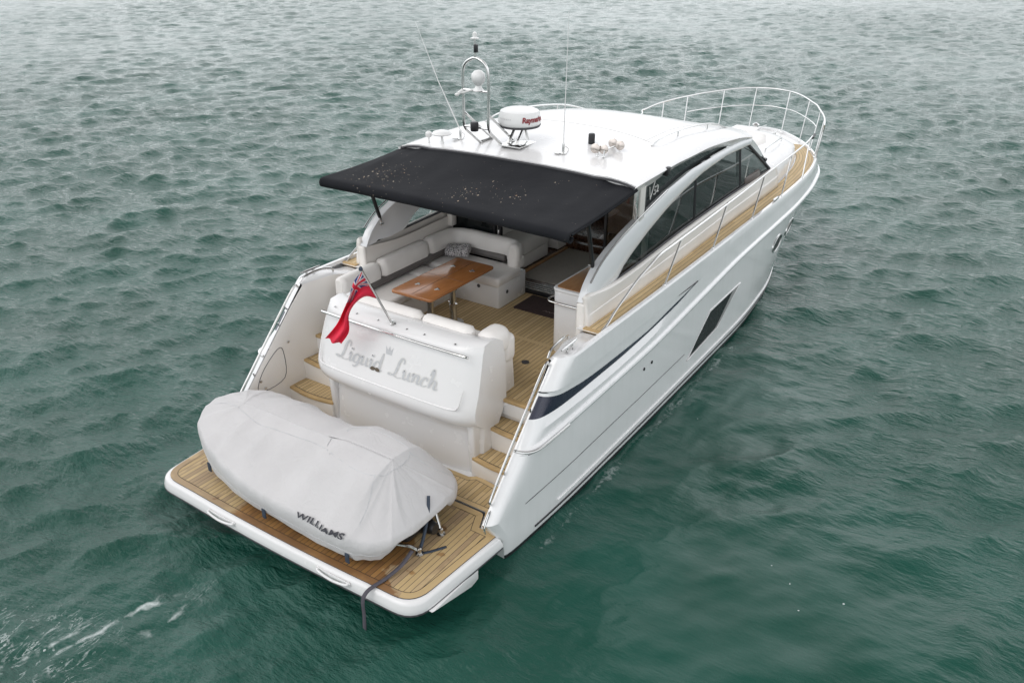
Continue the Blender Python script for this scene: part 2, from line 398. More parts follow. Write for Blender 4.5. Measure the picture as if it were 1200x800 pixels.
# ------------------------------------------------------------------ sea
def seamat():
    m, t, p, l = newmat('sea_water'); co = obco(t)
    at = N(t, 'ShaderNodeAttribute', attribute_name='chop'); ch = at.outputs['Fac']
    c = mixc(t, mapr(t, noise(t, .35, 4, co), .3, .7, 0, 1), (.0085, .053, .037), (.0165, .079, .060))
    # foam: patches in the propeller wash off the port quarter, threads and specks elsewhere
    s3 = N(t, 'ShaderNodeSeparateXYZ'); l(co, s3.inputs[0]); X, Y = s3.outputs[0], s3.outputs[1]
    def blob(x, y, r):
        d = mth(t, 'ADD', mth(t, 'POWER', mth(t, 'SUBTRACT', X, x), 2.0), mth(t, 'POWER', mth(t, 'SUBTRACT', Y, y), 2.0))
        return mapr(t, d, 0, r*r, 1, 0)
    nz = N(t, 'ShaderNodeTexNoise'); nz.inputs['Scale'].default_value = 3.2; nz.inputs['Detail'].default_value = 7; nz.inputs['Roughness'].default_value = .62; nz.inputs['Distortion'].default_value = 1.2
    mp = N(t, 'ShaderNodeMapping'); mp.inputs['Rotation'].default_value = (0, 0, .12); mp.inputs['Scale'].default_value = (2.0, .72, 1); l(co, mp.inputs[0]); l(mp.outputs[0], nz.inputs['Vector'])
    rid = mth(t, 'ABSOLUTE', mth(t, 'SUBTRACT', nz.outputs['Fac'], .5))
    wash = mth(t, 'MAXIMUM', mth(t, 'MULTIPLY', blob(-1.55, -2.55, .95), .55), mth(t, 'MAXIMUM', mth(t, 'MULTIPLY', blob(-.85, -2.0, .8), .42), mth(t, 'MULTIPLY', blob(-.4, -.75, .45), .22)))
    f1 = mth(t, 'MULTIPLY', mapr(t, mth(t, 'SUBTRACT', mth(t, 'MULTIPLY', wash, .07), rid), 0, .03, 0, 1), mapr(t, noise(t, 7, 4, co), .42, .58, 0, .85))
    wig = mth(t, 'MULTIPLY', mth(t, 'SUBTRACT', noise(t, 1.8, 5, co), .5), .55)
    f4 = None
    for x0_, k_, y0_, y1_ in ((-.56, .15, -.75, -2.1), (-.86, .20, -1.5, -2.9), (-.30, .10, -.6, -1.5)):
        d_ = mth(t, 'ABSOLUTE', mth(t, 'ADD', mth(t, 'SUBTRACT', mth(t, 'SUBTRACT', X, x0_), mth(t, 'MULTIPLY', mth(t, 'SUBTRACT', Y, y0_), k_)), wig))
        ln = mth(t, 'MULTIPLY', mapr(t, d_, .0, .045, 1, 0), mth(t, 'MULTIPLY', mapr(t, Y, y1_, y1_+.3, 0, 1), mapr(t, Y, y0_-.3, y0_, 1, 0)))
        ln = mth(t, 'MULTIPLY', ln, mapr(t, noise(t, 5, 5, co), .47, .60, 0, .9)); f4 = ln if f4 is None else mth(t, 'MAXIMUM', f4, ln)
    f1 = mth(t, 'MAXIMUM', f1, f4)
    vo = N(t, 'ShaderNodeTexVoronoi'); vo.inputs['Scale'].default_value = 5.5; l(co, vo.inputs['Vector'])
    wv = mth(t, 'ADD', vo.outputs['Distance'], mth(t, 'MULTIPLY', mth(t, 'SUBTRACT', noise(t, 14, 3, co), .5), .22))
    sc = N(t, 'ShaderNodeSeparateColor'); l(vo.outputs['Color'], sc.inputs[0])
    reg = mth(t, 'MAXIMUM', mth(t, 'MULTIPLY', blob(4.6, 2.6, 1.6), .8), mth(t, 'MAXIMUM', mth(t, 'MULTIPLY', blob(2.9, 5.4, 1.3), .8), mth(t, 'MULTIPLY', wash, 1.0)))
    f2 = mth(t, 'MULTIPLY', mth(t, 'LESS_THAN', wv, mth(t, 'MULTIPLY', mth(t, 'MULTIPLY', sc.outputs[0], sc.outputs[0]), .085)), mth(t, 'GREATER_THAN', mth(t, 'MULTIPLY', reg, sc.outputs[1]), .34))
    # lapping along the starboard waterline
    band = mth(t, 'MULTIPLY', mapr(t, mth(t, 'ABSOLUTE', mth(t, 'SUBTRACT', X, 2.22)), 0, .30, 1, 0), mth(t, 'MULTIPLY', mapr(t, Y, 1.2, 2.0, 0, 1), mapr(t, Y, 8.5, 10, 1, 0)))
    f3 = mth(t, 'MULTIPLY', mapr(t, mth(t, 'MULTIPLY', band, mth(t, 'MULTIPLY', noise(t, 1.3, 3, co), noise(t, 12, 5, co, .7))), .25, .33, 0, 1), .35)
    foam = mth(t, 'MAXIMUM', mth(t, 'MAXIMUM', f1, f3), mth(t, 'MULTIPLY', f2, .8))
    l(mixc(t, foam, c, (.55, .60, .59)), p.inputs['Base Color'])
    l(mapr(t, foam, 0, 1, .028, .7), p.inputs['Roughness'])
    p.inputs['IOR'].default_value = 1.333; p.inputs['Specular IOR Level'].default_value = .5; p.inputs['Specular Tint'].default_value = (.86, 1, .965, 1)
    # ripples
    def rip(sc_, sx, sy, rot, det):
        q = N(t, 'ShaderNodeMapping'); q.inputs['Rotation'].default_value = (0, 0, rot); q.inputs['Scale'].default_value = (sx, sy, 1); l(co, q.inputs[0])
        return noise(t, sc_, det, q.outputs[0], .6)
    h = mth(t, 'ADD', mth(t, 'ADD', mth(t, 'MULTIPLY', rip(2.3, .6, 1.5, -.59, 6), .55), mth(t, 'MULTIPLY', rip(5.5, .55, 1.5, -.45, 6), .62)), mth(t, 'MULTIPLY', rip(15, .6, 1.4, -.7, 4), .20))
    h = mth(t, 'MULTIPLY', h, mth(t, 'POWER', ch, 1.8))
    b = N(t, 'ShaderNodeBump'); b.inputs['Strength'].default_value = 1.0; b.inputs['Distance'].default_value = .09; l(h, b.inputs['Height']); l(b.outputs[0], p.inputs['Normal'])
    return m
M['sea'] = seamat()

def sea():
    cx, cy = CAM[0], CAM[1]
    # radial mesh, finer near the boat and in front; the whole circle is filled
    head = math.pi/2-YAW
    fine = np.linspace(-R(48), R(48), 1000)
    th = np.concatenate([fine, np.linspace(R(48), 2*math.pi-R(48), 110)[1:-1]])
    rad = [1.2]
    while rad[-1] < 420: rad.append(rad[-1]*1.0038+.004)
    rad += [600, 1000, 2000, 6000]
    rad = np.array(rad)
    T, RR = np.meshgrid(th, rad)
    x = cx+RR*np.cos(head-T+0); y = cy+RR*np.sin(head-T)
    sp = RR*.0042+.012
    sp = np.where(np.abs(((T+math.pi) % (2*math.pi))-math.pi) > R(48.5), np.maximum(sp, RR*.06), sp)
    z = np.zeros_like(x); dx = np.zeros_like(x); dy = np.zeros_like(x)
    main = math.atan2(fw.y, fw.x)+R(14)
    nw = 150
    lam = np.exp(np.clip(rng.normal(math.log(.70), .66, nw), math.log(.18), math.log(4.0)))
    for i in range(nw):
        l_ = lam[i]; k = 2*math.pi/l_
        ang = main+rng.normal(0, .5)+(rng.random() < .2)*rng.normal(0, 1.0)
        A = .0044*l_**.92*(1 if l_ < 1 else .84)*rng.uniform(.6, 1.35)
        if l_ > 2.2: A *= .62
        kx, ky = k*math.cos(ang), k*math.sin(ang)
        ph = kx*x+ky*y+rng.uniform(0, 6.283)
        fade = np.clip((l_/sp-1.7)/1.3, 0, 1)
        s = np.sin(ph); z += A*fade*s
        c_ = np.cos(ph); dx += -.8*A*fade*math.cos(ang)*c_*-1; dy += -.8*A*fade*math.sin(ang)*c_*-1
    # wind gusts make patches of rougher and smoother water
    g = 1+.2*np.sin(.11*x+.07*y+1)*np.sin(.05*x-.13*y+.4)
    # sheltered, slick water in the lee of the starboard side and behind the platform
    lee = np.exp(-(((x-4.4)/2.6)**2+((y-2.0)/2.6)**2)**1.4)*.84
    lee = np.maximum(lee, np.exp(-(((x-2.6)/1.7)**2+((y-5.0)/3.4)**2)**1.3)*.70)
    lee = np.maximum(lee, np.exp(-(((x+.6)/1.7)**2+((y+1.2)/1.0)**2))*.35)
    a = g*(1-lee)
    z *= a; dx *= a; dy *= a
    x = x+dx; y = y+dy
    n, k = x.shape
    me = bpy.data.meshes.new('sea')
    co = np.stack([x, y, z], -1).reshape(-1, 3)
    idx = np.arange(n*k).reshape(n, k); nx = np.roll(idx, -1, 1)
    q = np.stack([idx[:-1], idx[1:], nx[1:], nx[:-1]], -1).reshape(-1, 4)
    co = np.concatenate([co, [[cx, cy, 0]]])
    tri = np.stack([np.full(k, n*k), idx[0], nx[0]], -1)
    me.vertices.add(len(co)); me.vertices.foreach_set('co', co.ravel())
    nl = len(q)*4+len(tri)*3
    me.loops.add(nl); me.loops.foreach_set('vertex_index', np.concatenate([q.ravel(), tri.ravel()]).astype(np.int32))
    me.polygons.add(len(q)+len(tri))
    ls = np.concatenate([np.arange(len(q))*4, len(q)*4+np.arange(len(tri))*3]); me.polygons.foreach_set('loop_start', ls.astype(np.int32))
    me.update(calc_edges=True); me.validate()
    at = me.attributes.new('chop', 'FLOAT', 'POINT')
    at.data.foreach_set('value', np.concatenate([np.clip(a, .03, 1.4).ravel(), [1]]).astype(np.float32))
    me.polygons.foreach_set('use_smooth', [True]*len(me.polygons))
    # normals up
    if me.polygons[len(q)//2].normal.z < 0: me.flip_normals()
    me.materials.append(M['sea'])
    o = bpy.data.objects.new('sea', me); COL.objects.link(o)
    return tag(o, kind='structure')
sea()

exec_parts = True
# ================================================================== YACHT
yacht = thing('motor_yacht', 'white open-stern motor yacht with black aft awning, teak decks and navy side stripe', 'motor yacht', (0, 7.5, 0))
Y = yacht
def part(mb, name, mat, par=None, **k): return mb.build(name, mat, par or Y, **k)

def resample(P, n):
    P = [Vector((p[0], p[1], 0)) for p in P]; d = [0]
    for a, b in zip(P, P[1:]): d.append(d[-1]+(b-a).length)
    o = []
    for i in range(n):
        s = d[-1]*i/(n-1); o.append((float(np.interp(s, d, [p.x for p in P])), float(np.interp(s, d, [p.y for p in P]))))
    return o
# ---- hull lines (starboard half) ----
xs_sheer = pc([1, 3, 5, 8.4, 10.2, 11.6, 13, 14.3, 15, 15.3, 15.4], [2.06, 2.11, 2.10, 2.08, 2.05, 2.0, 1.82, 1.22, .66, .32, 0])
xs_rub = pc([1, 3, 5, 8.4, 10.5, 11.6, 12.9, 14.3, 15.05, 15.4, 15.5], [2.09, 2.145, 2.15, 2.14, 2.12, 2.07, 1.93, 1.30, .72, .32, 0])
xs_mid = pc([1, 3, 5, 8.4, 10, 11, 12, 13, 14, 14.6, 14.75], [2.05, 2.12, 2.12, 2.11, 2.04, 1.88, 1.6, 1.18, .6, .2, 0])
xs_wl = pc([1, 3, 5, 8, 9.8, 11.1, 12, 13, 13.8, 14.1], [2.0, 2.08, 2.09, 2.08, 1.97, 1.72, 1.4, .85, .28, 0])
z_sheer = pc([1, 3, 5, 8, 11, 15.4], [1.98, 2.0, 1.97, 1.95, 1.92, 1.92])
z_rub = pc([1, 2.3, 3.5, 4.5, 6.5, 8, 10.5, 12, 13, 15.5], [1.22, 1.23, 1.25, 1.27, 1.40, 1.5, 1.55, 1.58, 1.66, 1.74])
TIP = 6.25
z_sl = pc([1, 2, 3.5, 4.5, 5.6, TIP, 9, 15.5], [1.38, 1.38, 1.36, 1.385, 1.52, 1.665, 1.74, 1.83])
z_n0 = pc([1, 2.1, 2.6, 3.9, 4.5, 5.5, TIP, 9, 15.5], [1.50, 1.48, 1.445, 1.435, 1.455, 1.56, 1.668, 1.743, 1.833])
z_n1 = pc([1, 2.1, 2.57, 3.24, 4.5, 5.5, TIP, 9, 15.5], [1.75, 1.70, 1.60, 1.53, 1.505, 1.605, 1.676, 1.746, 1.836])
z_g0 = pc([1, 3, 5, TIP, 9, 15.5], [1.705, 1.695, 1.69, 1.674, 1.749, 1.839])
z_g1 = pc([1, 3, 5, TIP, 9, 15.5], [1.735, 1.715, 1.705, 1.677, 1.752, 1.842])
def y_aft(z): return 1.2+max(z-.62, 0)*.975+min(max(.62-z, 0), .21)*.86+max(.41-z, 0)*.3
XI = 1.92
def upx(y, z):
    a = (z-z_rub(y))/(z_sheer(y)-z_rub(y)); return lerp(xs_rub(y)-.03, xs_sheer(y), min(max(a, 0), 1))
def dep(y): return .055*(1-sstep(4.2, TIP, y))
ROWS = [  # (x(y), z(y), y_end)
 (lambda y: 0.0, lambda y: -.75, 12.6),
 (lambda y: xs_wl(y)*.86, lambda y: -.30, 13.7),
 (lambda y: xs_wl(y), lambda y: 0.0, 14.1),
 (lambda y: lerp(xs_wl(y), xs_mid(y+.06), .09), lambda y: .055, 14.2),
 (lambda y: lerp(xs_wl(y), xs_mid(y+.1), .30)+.012, lambda y: .19, 14.3),
 (lambda y: lerp(xs_wl(y), xs_mid(y+.1), .46), lambda y: .29, 14.42),
 (lambda y: xs_mid(y), lambda y: .62, 14.75),
 (lambda y: lerp(xs_mid(y), xs_rub(y)-.03, .55), lambda y: lerp(.62, z_rub(y), .5), 15.15),
 (lambda y: xs_rub(y)-.028, lambda y: z_rub(y)-.040, 15.44),
 (lambda y: xs_rub(y)+.004, lambda y: z_rub(y)-.028, 15.47),
 (lambda y: xs_rub(y)+.012, lambda y: z_rub(y), 15.5),
 (lambda y: xs_rub(y)+.004, lambda y: z_rub(y)+.022, 15.49),
 (lambda y: xs_rub(y)-.028, lambda y: z_rub(y)+.034, 15.47),
 (lambda y: upx(y, z_sl(y)), z_sl, 15.45),
 (lambda y: upx(y, z_n0(y))-dep(y)*.9, z_n0, 15.45),
 (lambda y: upx(y, z_n1(y))-dep(y)*.75, z_n1, 15.45),
 (lambda y: upx(y, z_g0(y))-dep(y)*.9, z_g0, 15.44),
 (lambda y: upx(y, z_g1(y))+.006*(dep(y)/.055), z_g1, 15.44),
 (lambda y: upx(y, lerp(z_g1(y), z_sheer(y), .5))+.004, lambda y: lerp(z_g1(y), z_sheer(y), .5), 15.42),
 (lambda y: xs_sheer(y), lambda y: z_sheer(y)-.02, 15.4),
 (lambda y: xs_sheer(y)-.015, lambda y: z_sheer(y)+.008, 15.39),
 (lambda y: xs_sheer(y)-.055, lambda y: z_sheer(y)+.008, 15.35),
 (lambda y: xs_sheer(y)-.06, lambda y: z_sheer(y)-.045, 15.345),
]
RND = .52
def hull_row(fx, fz, ye, na=16, nb=84, off=0.0, y_end=None):
    pts = []
    z0 = fz(1.5); y0 = y_aft(z0)
    for it in range(3): z0 = fz(y0); y0 = y_aft(z0)
    xi0 = lerp(XI, fx(y0)-.03, sstep(.60, .40, z0)) if fx(y0) > 1.2 else XI
    def X(y):
        s = min((y-y0)/RND, 1); k = math.sqrt(max(0, 1-(1-s)**6)); xo = fx(y)
        return xi0+(xo-xi0)*k if xo > 1.2 else xo*lerp(.92, 1, k)
    for i in range(na): 
        y = y0+RND*(1-math.cos(math.pi/2*i/na))**1.35; pts.append((X(y)+off, y, fz(y)))
    ya = y0+RND; ye = y_end or ye
    for i in range(nb+1):
        t = i/nb; y = ya+(ye-ya)*(1-(1-t)**1.45) if y_end is None else ya+(ye-ya)*t
        x = fx(y)+off
        if i == nb and y_end is None: x = 0.0
        pts.append((x, y, fz(y)))
    return pts
rows = [hull_row(*r) for r in ROWS]
NAVY_J = None
def hull_mat(i, j):
    if i < 3: return 1
    if i == 14 and j > 1 and rows[14][j][1] < 6.0: return 2        # painted stripe in the recess
    return 0
hb = MB(); hb.grid(rows, mf=hull_mat, flip=False)
# transom plate closing the aft end below the platform
aft = [r[0] for r in rows[:6]]
hb.poly([rows[5][0], rows[6][0], (1.903, 1.2, .62), (1.903, 1.43, .29)])
hb.mirror()
hb.grid([[p for p in aft], [(-p[0], p[1], p[2]) for p in aft]])
hull = part(hb, 'hull', [M['hullside'], M['antifoul'], M['navy']], merge=.0008, recalc=True, ang=22)

def hull_x(y, z):
    """outer half breadth of the hull at a height, interpolating the rows"""
    zs = [(r[1](y), r[0](y)) for r in ROWS[1:20]]
    for (za, xa), (zb, xb) in zip(zs, zs[1:]):
        if za <= z <= zb: return lerp(xa, xb, (z-za)/max(zb-za, 1e-6))
    return zs[-1][1]
# navy stripe: a strip of tape 3 mm proud in the scalloped recess, both sides
for sgn in (1, -1):
    # dark joint under the top moulding
    mb = MB(); g = hull_row(ROWS[16][0], lambda y: z_g0(y)+.012, 0, y_end=6.2, nb=60, off=.008)
    mb.tube([(p[0]*sgn, p[1]-.004, p[2]) for p in g], .008, 6); part(mb, 'moulding_joint', M['line'], hull)
    # rubbing strake steel cap at the quarter + dark joint under the strake
    mb = MB(); g = hull_row(ROWS[10][0], z_rub, 0, y_end=2.55, nb=4, off=.012)
    mb.tube([(p[0]*sgn, p[1]-.008, p[2]) for p in g], .016, 8); part(mb, 'strake_cap', M['steel'], hull)
    mb = MB(); g = hull_row(ROWS[8][0], lambda y: z_rub(y)-.042, 0, y_end=12.4, nb=70, off=.002)
    mb.tube([(p[0]*sgn, p[1], p[2]) for p in g[8:]], .006, 5); part(mb, 'strake_joint', M['line'], hull)
    # crease line and chine spray strip
    mb = MB(); pts = []
    for i in range(40):
        y = lerp(1.78, 5.95, i/39); z = .60+.02*math.sin((y-1.8)/4*3.14)+.03*max(0, (y-4.5)/1.5)
        pts.append(((hull_x(y, z)-.002)*sgn, y, z))
    mb.tube(pts, .007, 5); part(mb, 'topside_crease', M['line'], hull)
    mb = MB(); pts = [((hull_x(y, .235)+.004)*sgn, y, .235) for y in np.linspace(2.45, 11.6, 60)]
    mb.tube(pts, .012, 6); part(mb, 'chine_strip', M['steel'] if False else M['gel'], hull)
    mb = MB(); pts = [((hull_x(y, .145)+.004)*sgn, y, .145) for y in np.linspace(2.0, 11.9, 60)]
    mb.tube(pts, .013, 6); part(mb, 'boot_line', M['antifoul'], hull)
    # hull window: glass in a white recessed frame
    poly = [(8.12, 1.0), (6.83, .985), (6.08, .47), (7.25, .545)]
    wf = MB(); fr = [Vector((hull_x(y, z)+.004, y, z)) for y, z in poly]
    wf.tube([(p.x*sgn, p.y, p.z) for p in fr], .011, 8, closed=True)
    hw = part(wf, 'hull_window_frame', M['gel'], hull)
    gl = MB(); n = 14
    up = [(6.10, .484), (6.83, .978), (7.84, .996)]; lo = [(6.10, .484), (7.16, .572), (7.84, .996)]
    fu = pc([p[0] for p in up], [p[1] for p in up]); fl = pc([p[0] for p in lo], [p[1] for p in lo])
    fu = lambda y, u=up: float(np.interp(y, [p[0] for p in u], [p[1] for p in u])); fl = lambda y, u=lo: float(np.interp(y, [p[0] for p in u], [p[1] for p in u]))
    ys = sorted(list(np.linspace(6.11, 7.83, 40))+[6.83, 7.16])
    gl.grid([[((hull_x(y, lerp(fl(y), fu(y), k/6))+.003)*sgn, y, lerp(fl(y), fu(y), k/6)) for k in range(7)] for y in ys])
    part(gl, 'glass', M['port_glass'], hw)
    rv = MB(); P1 = [(6.10, .478), (7.16, .568), (7.84, .993)]; P2 = [(6.09, .474), (7.24, .549), (8.10, .998)]; P1, P2 = resample(P1, 24), resample(P2, 24)
    rv.grid([[((hull_x(y, z)+.003)*sgn, y, z) for y, z in P1], [((hull_x(y, z)+.005)*sgn, y, z) for y, z in P2]]); part(rv, 'window_reveal', M['reveal'], hw)
    # two oval portholes forward
    for (py, pz) in ((10.06, 1.085), (10.95, 1.13)):
        pm = MB(); ring = []
        for a in range(28):
            th = a/28*2*math.pi; y = py+.25*math.cos(th); z = pz+.135*math.sin(th)+.03*math.cos(th)
            ring.append(((hull_x(y, z)+.006)*sgn, y, z))
        pm.tube(ring, .014, 6, closed=True); ph = part(pm, 'porthole', M['steel'], hull)
        pg = MB(); pg.add([((hull_x(py, pz)+.006)*sgn, py, pz)]+[(p[0]-.002*sgn, p[1], p[2]) for p in ring], [[0, i+1, (i+1) % 28+1] for i in range(28)])
        part(pg, 'glass', M['port_glass'], ph)
    # two small skin fittings
    for y in (4.55, 4.78):
        mb = MB(); mb.lathe([(.022, 0), (.022, .012), (.010, .014)], (hull_x(y, 1.02)*sgn, y, 1.02), 10, rot=Matrix.Rotation(R(90)*sgn, 3, 'Y')); part(mb, 'skin_fitting', M['black'], hull)

# ---- coaming, inner walls ----
x_in = pc([1.0, 2.2, 2.7, 3.1, 3.6, 4.2], [1.907, 1.902, 1.85, 1.775, 1.735, 1.72])
def z_top(y): return min(.62+(y-1.2)/.975, 1.985-.085*sstep(2.95, 3.4, y))
for sgn in (1, -1):
    mb = MB(); yy = list(np.linspace(1.2, 2.6, 22))+list(np.linspace(2.66, 3.62, 14)); rws = []
    for y in yy:
        zt = z_top(y); r = .035
        rws.append([(x_in(y)*sgn, max(y, y_aft(z)) if z < .62 else y, z) for z in np.linspace(.30, zt-r, 6)]+[((x_in(y)+.012)*sgn, y, zt-.01)])
    mb.grid(rws, flip=sgn > 0); part(mb, 'coaming_wall', M['cream'])
    mb = MB(); rws = []
    for y in np.linspace(2.515, 3.43, 24):
        kq = math.sqrt(max(0, 1-(1-min(max((y-2.52)/RND, 0), 1))**6)); xo = max(XI+(xs_sheer(y)-XI)*kq-.05, XI+.005); xi = min(x_in(y)+.012, xo-.03); bul = .03
        rws.append([(lerp(xi, xo, k/8)*sgn, y, z_top(y)-.01+bul*math.sin(math.pi*k/8)**.6) for k in range(9)])
    # aft nose of the moulding folds down onto the quarter
    mb.grid(rws, flip=sgn < 0); cm = part(mb, 'coaming_top', M['gel'], ang=60)
    # mooring cleat with its guard bar
    mb = MB(); a = Vector((2.0*sgn, 2.60, 2.03)); b = Vector((1.99*sgn, 2.95, 2.03))
    for q in (.33, .67): p = a.lerp(b, q); mb.tube([p-Vector((0, 0, .03)), p+Vector((0, 0, .045))], .016, 8)
    mb.tube([a+Vector((0, 0, .05)), a.lerp(b, .3)+Vector((0, 0, .045)), a.lerp(b, .7)+Vector((0, 0, .045)), b+Vector((0, 0, .05))], [.008, .018, .018, .008], 8)
    part(mb, 'mooring_cleat', M['steel'])
    mb = MB(); mb.tube(catmull([(1.90*sgn, 2.48, 2.01), (1.885*sgn, 2.58, 2.075), (1.87*sgn, 2.82, 2.095), (1.84*sgn, 3.0, 2.06), (1.835*sgn, 3.04, 2.0)], 6), .013, 8)
    part(mb, 'cleat_guard', M['steel'])
    mb = MB(); mb.tube(catmull([(1.92*sgn, 2.47, 1.95), (1.92*sgn, 2.43, 1.985), (1.92*sgn, 2.30, 1.88), (1.925*sgn, 1.9, 1.47), (1.93*sgn, 1.5, 1.05), (1.935*sgn, 1.33, .86), (1.935*sgn, 1.34, .80)], 8), .014, 8)
    for y in (2.1, 1.6): mb.tube([(1.93*sgn, y, .62+(y-1.2)/.975-.02), (1.935*sgn, y-.012, .62+(y-1.2)/.975+.04)], .009, 6)
    part(mb, 'quarter_handrail', M['steel'])
    mb = MB(); mb.tube(catmull([(1.94*sgn, 1.34, .70), (1.945*sgn, 1.30, .73), (1.95*sgn, 1.20, .60), (1.95*sgn, 1.205, .52)], 5), .012, 8)
    part(mb, 'boarding_grip', M['steel'])
# engine-room hatch on the port passage wall
mb = MB(); q = [(1.62, .78), (2.05, .80), (2.08, 1.18), (1.98, 1.24), (1.70, 1.02)]
mb.tube(catmull([(-x_in(y)+.003, y, z) for y, z in q], 5, True), .004, 5, closed=True)
hl = part(mb, 'hatch_outline', M['rubber'])
for y, z in ((1.66, .92), (1.72, .80), (2.18, 1.28)):
    mb = MB(); mb.lathe([(.018, 0), (.018, .01), (.006, .014)], (-x_in(y)+.001, y, z), 12, rot=Matrix.Rotation(R(90), 3, 'Y')); part(mb, 'latch', M['steel'], hl)

# ---- swimming platform ----
def rounded(pts, r, n=7):
    o = []; k = len(pts)
    for i in range(k):
        a, b, c = Vector(pts[i-1]), Vector(pts[i]), Vector(pts[(i+1) % k])
        ri = r[i] if isinstance(r, (list, tuple)) else r
        if ri <= 0: o.append(tuple(b)); continue
        d1, d2 = (a-b).normalized(), (c-b).normalized(); p1, p2 = b+d1*ri, b+d2*ri
        for j in range(n+1):
            t = j/n; o.append(tuple(p1*(1-t)**2+b*2*t*(1-t)+p2*t*t))
    return o
def off(poly, d):
    """inset a 2-D outline (counter-clockwise) by d"""
    k = len(poly); o = []
    for i in range(k):
        a, b, c = Vector(poly[i-1]), Vector(poly[i]), Vector(poly[(i+1) % k])
        e1, e2 = (b-a), (c-b)
        if e1.length < 1e-6: e1 = e2
        if e2.length < 1e-6: e2 = e1
        n1 = Vector((-e1.y, e1.x)).normalized(); n2 = Vector((-e2.y, e2.x)).normalized(); m_ = (n1+n2)
        if m_.length < 1e-6: m_ = n1
        m_.normalize(); o.append(tuple(b+m_*d/max(.35, m_.dot(n1))))
    return o
def aft_edge(n=14, x=1.86, y=.10, bow=.055): return [(lerp(-x, x, i/n), y-bow*(1-(2*i/n-1)**2)) for i in range(n+1)]
base = aft_edge(); 
outl = rounded([(-1.99, 1.37), (-1.985, .5)], 0)
core = [(-1.99, 1.365), (-1.90, .085)] + aft_edge()[2:-2] + [(1.90, .085), (1.99, 1.365), (1.76, 1.365), (1.66, 1.59), (-1.66, 1.59), (-1.76, 1.365)]
rad = [0.0, .26] + [0]*(len(aft_edge())-4) + [.26, 0, 0, .05, .05, 0]
teak_o = rounded(core, rad)                         # outline of the teak, counter-clockwise
rim_o = rounded([(-2.06, 1.385), (-1.965, .02)] + [(x*1.03, y-.068) for x, y in aft_edge()[2:-2]] + [(1.965, .02), (2.06, 1.385), (1.77, 1.385), (1.67, 1.605), (-1.67, 1.605), (-1.77, 1.385)], [0, .27]+[0]*(len(aft_edge())-4)+[.27, 0, 0, .05, .05, 0])
pb = MB()
def ringz(o, z, d): return [(x, y, z) for x, y in off(o, d)]
prof = [(.12, .09), (.055, .055), (.02, .07), (.006, .10), (.0, .14), (.006, .22), (.020, .33), (.032, .375), (.055, .395), (.085, .397)]
prof = [(d, .397-(.397-z)*.46) for d, z in prof]
pb.grid([ringz(rim_o, z, d) for d, z in prof], cv=True)
pb.poly(ringz(rim_o, .397, .085)); pb.poly(ringz(rim_o, prof[0][1], .12), flip=True)
plat = part(pb, 'swim_platform', M['gel'], ang=50)
mb = MB(); mb.tube([(x, y, .262) for x, y in off(rim_o, .012)], .016, 6, closed=True); part(mb, 'fender_strip', M['rubber'], plat)
def uvxy(pts): return [(p[0]+.03, p[1]) for p in pts]
mg = .085
inner = off(teak_o, mg)
mb = MB(); a = [(x, y, .408) for x, y in teak_o]; b = [(x, y, .408) for x, y in off(teak_o, mg-.007)]
mb.grid([a, b], cv=True, uv=[[(30.0, i*.08) for i in range(len(a))], [(30.5, i*.08) for i in range(len(a))]])
mb.grid([a, [(x, y, .398) for x, y in teak_o]], cv=True, flip=True)
part(mb, 'teak_margin', M['teak_margin_wet'], plat)
mb = MB(); pts = [(x, y, .408) for x, y in inner]; mb.poly(pts, uv=uvxy(pts)); part(mb, 'teak_planking', M['teak_wet'], plat)
mb = MB(); mb.poly([(x, y, .402) for x, y in off(teak_o, .01)]); part(mb, 'caulking', M['line'], plat)
# grab handles in the aft rim
for xc in (-.75, .94):
    mb = MB(); yb = -.085 if True else 0
    yb = aft_edge_y = .10-.055*(1-(xc/1.86)**2)-.085
    mb.tube(catmull([(xc-.20, yb+.03, .36), (xc-.19, yb-.006, .35), (xc, yb-.014, .325), (xc+.19, yb-.006, .35), (xc+.20, yb+.03, .36)], 6), .014, 8)
    mb.box((xc, yb+.022, .342), (.46, .012, .05), .005); part(mb, 'grab_handle', M['gel'], plat)
# lifting arms under the platform and side wedges of the hull
for sgn in (1, -1):
    mb = MB(); mb.prism([(.22, .262), (.98, .262), (.98, .12), (.86, .10)], 1.80*sgn, 2.025*sgn, .01, axis='x'); part(mb, 'platform_bracket', M['gel'], plat)
mb = MB(); mb.box((0, 1.1, -.05), (2.6, .5, .3), .05); part(mb, 'lift_housing', M['antifoul'], plat)

# ---- fixed platform ahead of it, steps, cockpit sole ----
core2 = [(-1.915, 1.375), (-1.77, 1.375), (-1.67, 1.603), (1.67, 1.603), (1.77, 1.375), (1.915, 1.375), (1.915, 2.3), (-1.915, 2.3)]
mb = MB(); mb.prism(core2, .2, .394); fixp = part(mb, 'fixed_platform', M['gel'])
for sgn in (1, -1):
    tk = [(.2, 1.625), (1.66, 1.625), (1.79, 1.39), (1.905, 1.39), (1.905, 2.03), (1.2, 2.12), (1.12, 2.05), (.2, 2.05)]
    tk = tk if sgn > 0 else [(-x, y) for x, y in tk][::-1]
    inn = off(tk, .07); a = [(x, y, .408) for x, y in tk]; b = [(x, y, .408) for x, y in off(tk, .063)]
    mb = MB(); mb.grid([a, b], cv=True, uv=[[(30.0, i*.3) for i in range(len(a))], [(30.5, i*.3) for i in range(len(a))]]); part(mb, 'teak_margin', M['teak_margin'], fixp)
    mb = MB(); p = [(x, y, .408) for x, y in inn]; mb.poly(p, uv=uvxy(p)); part(mb, 'teak_planking', M['teak'], fixp)
    mb = MB(); mb.poly([(x, y, .402) for x, y in off(tk, .01)]); part(mb, 'caulking', M['line'], fixp)
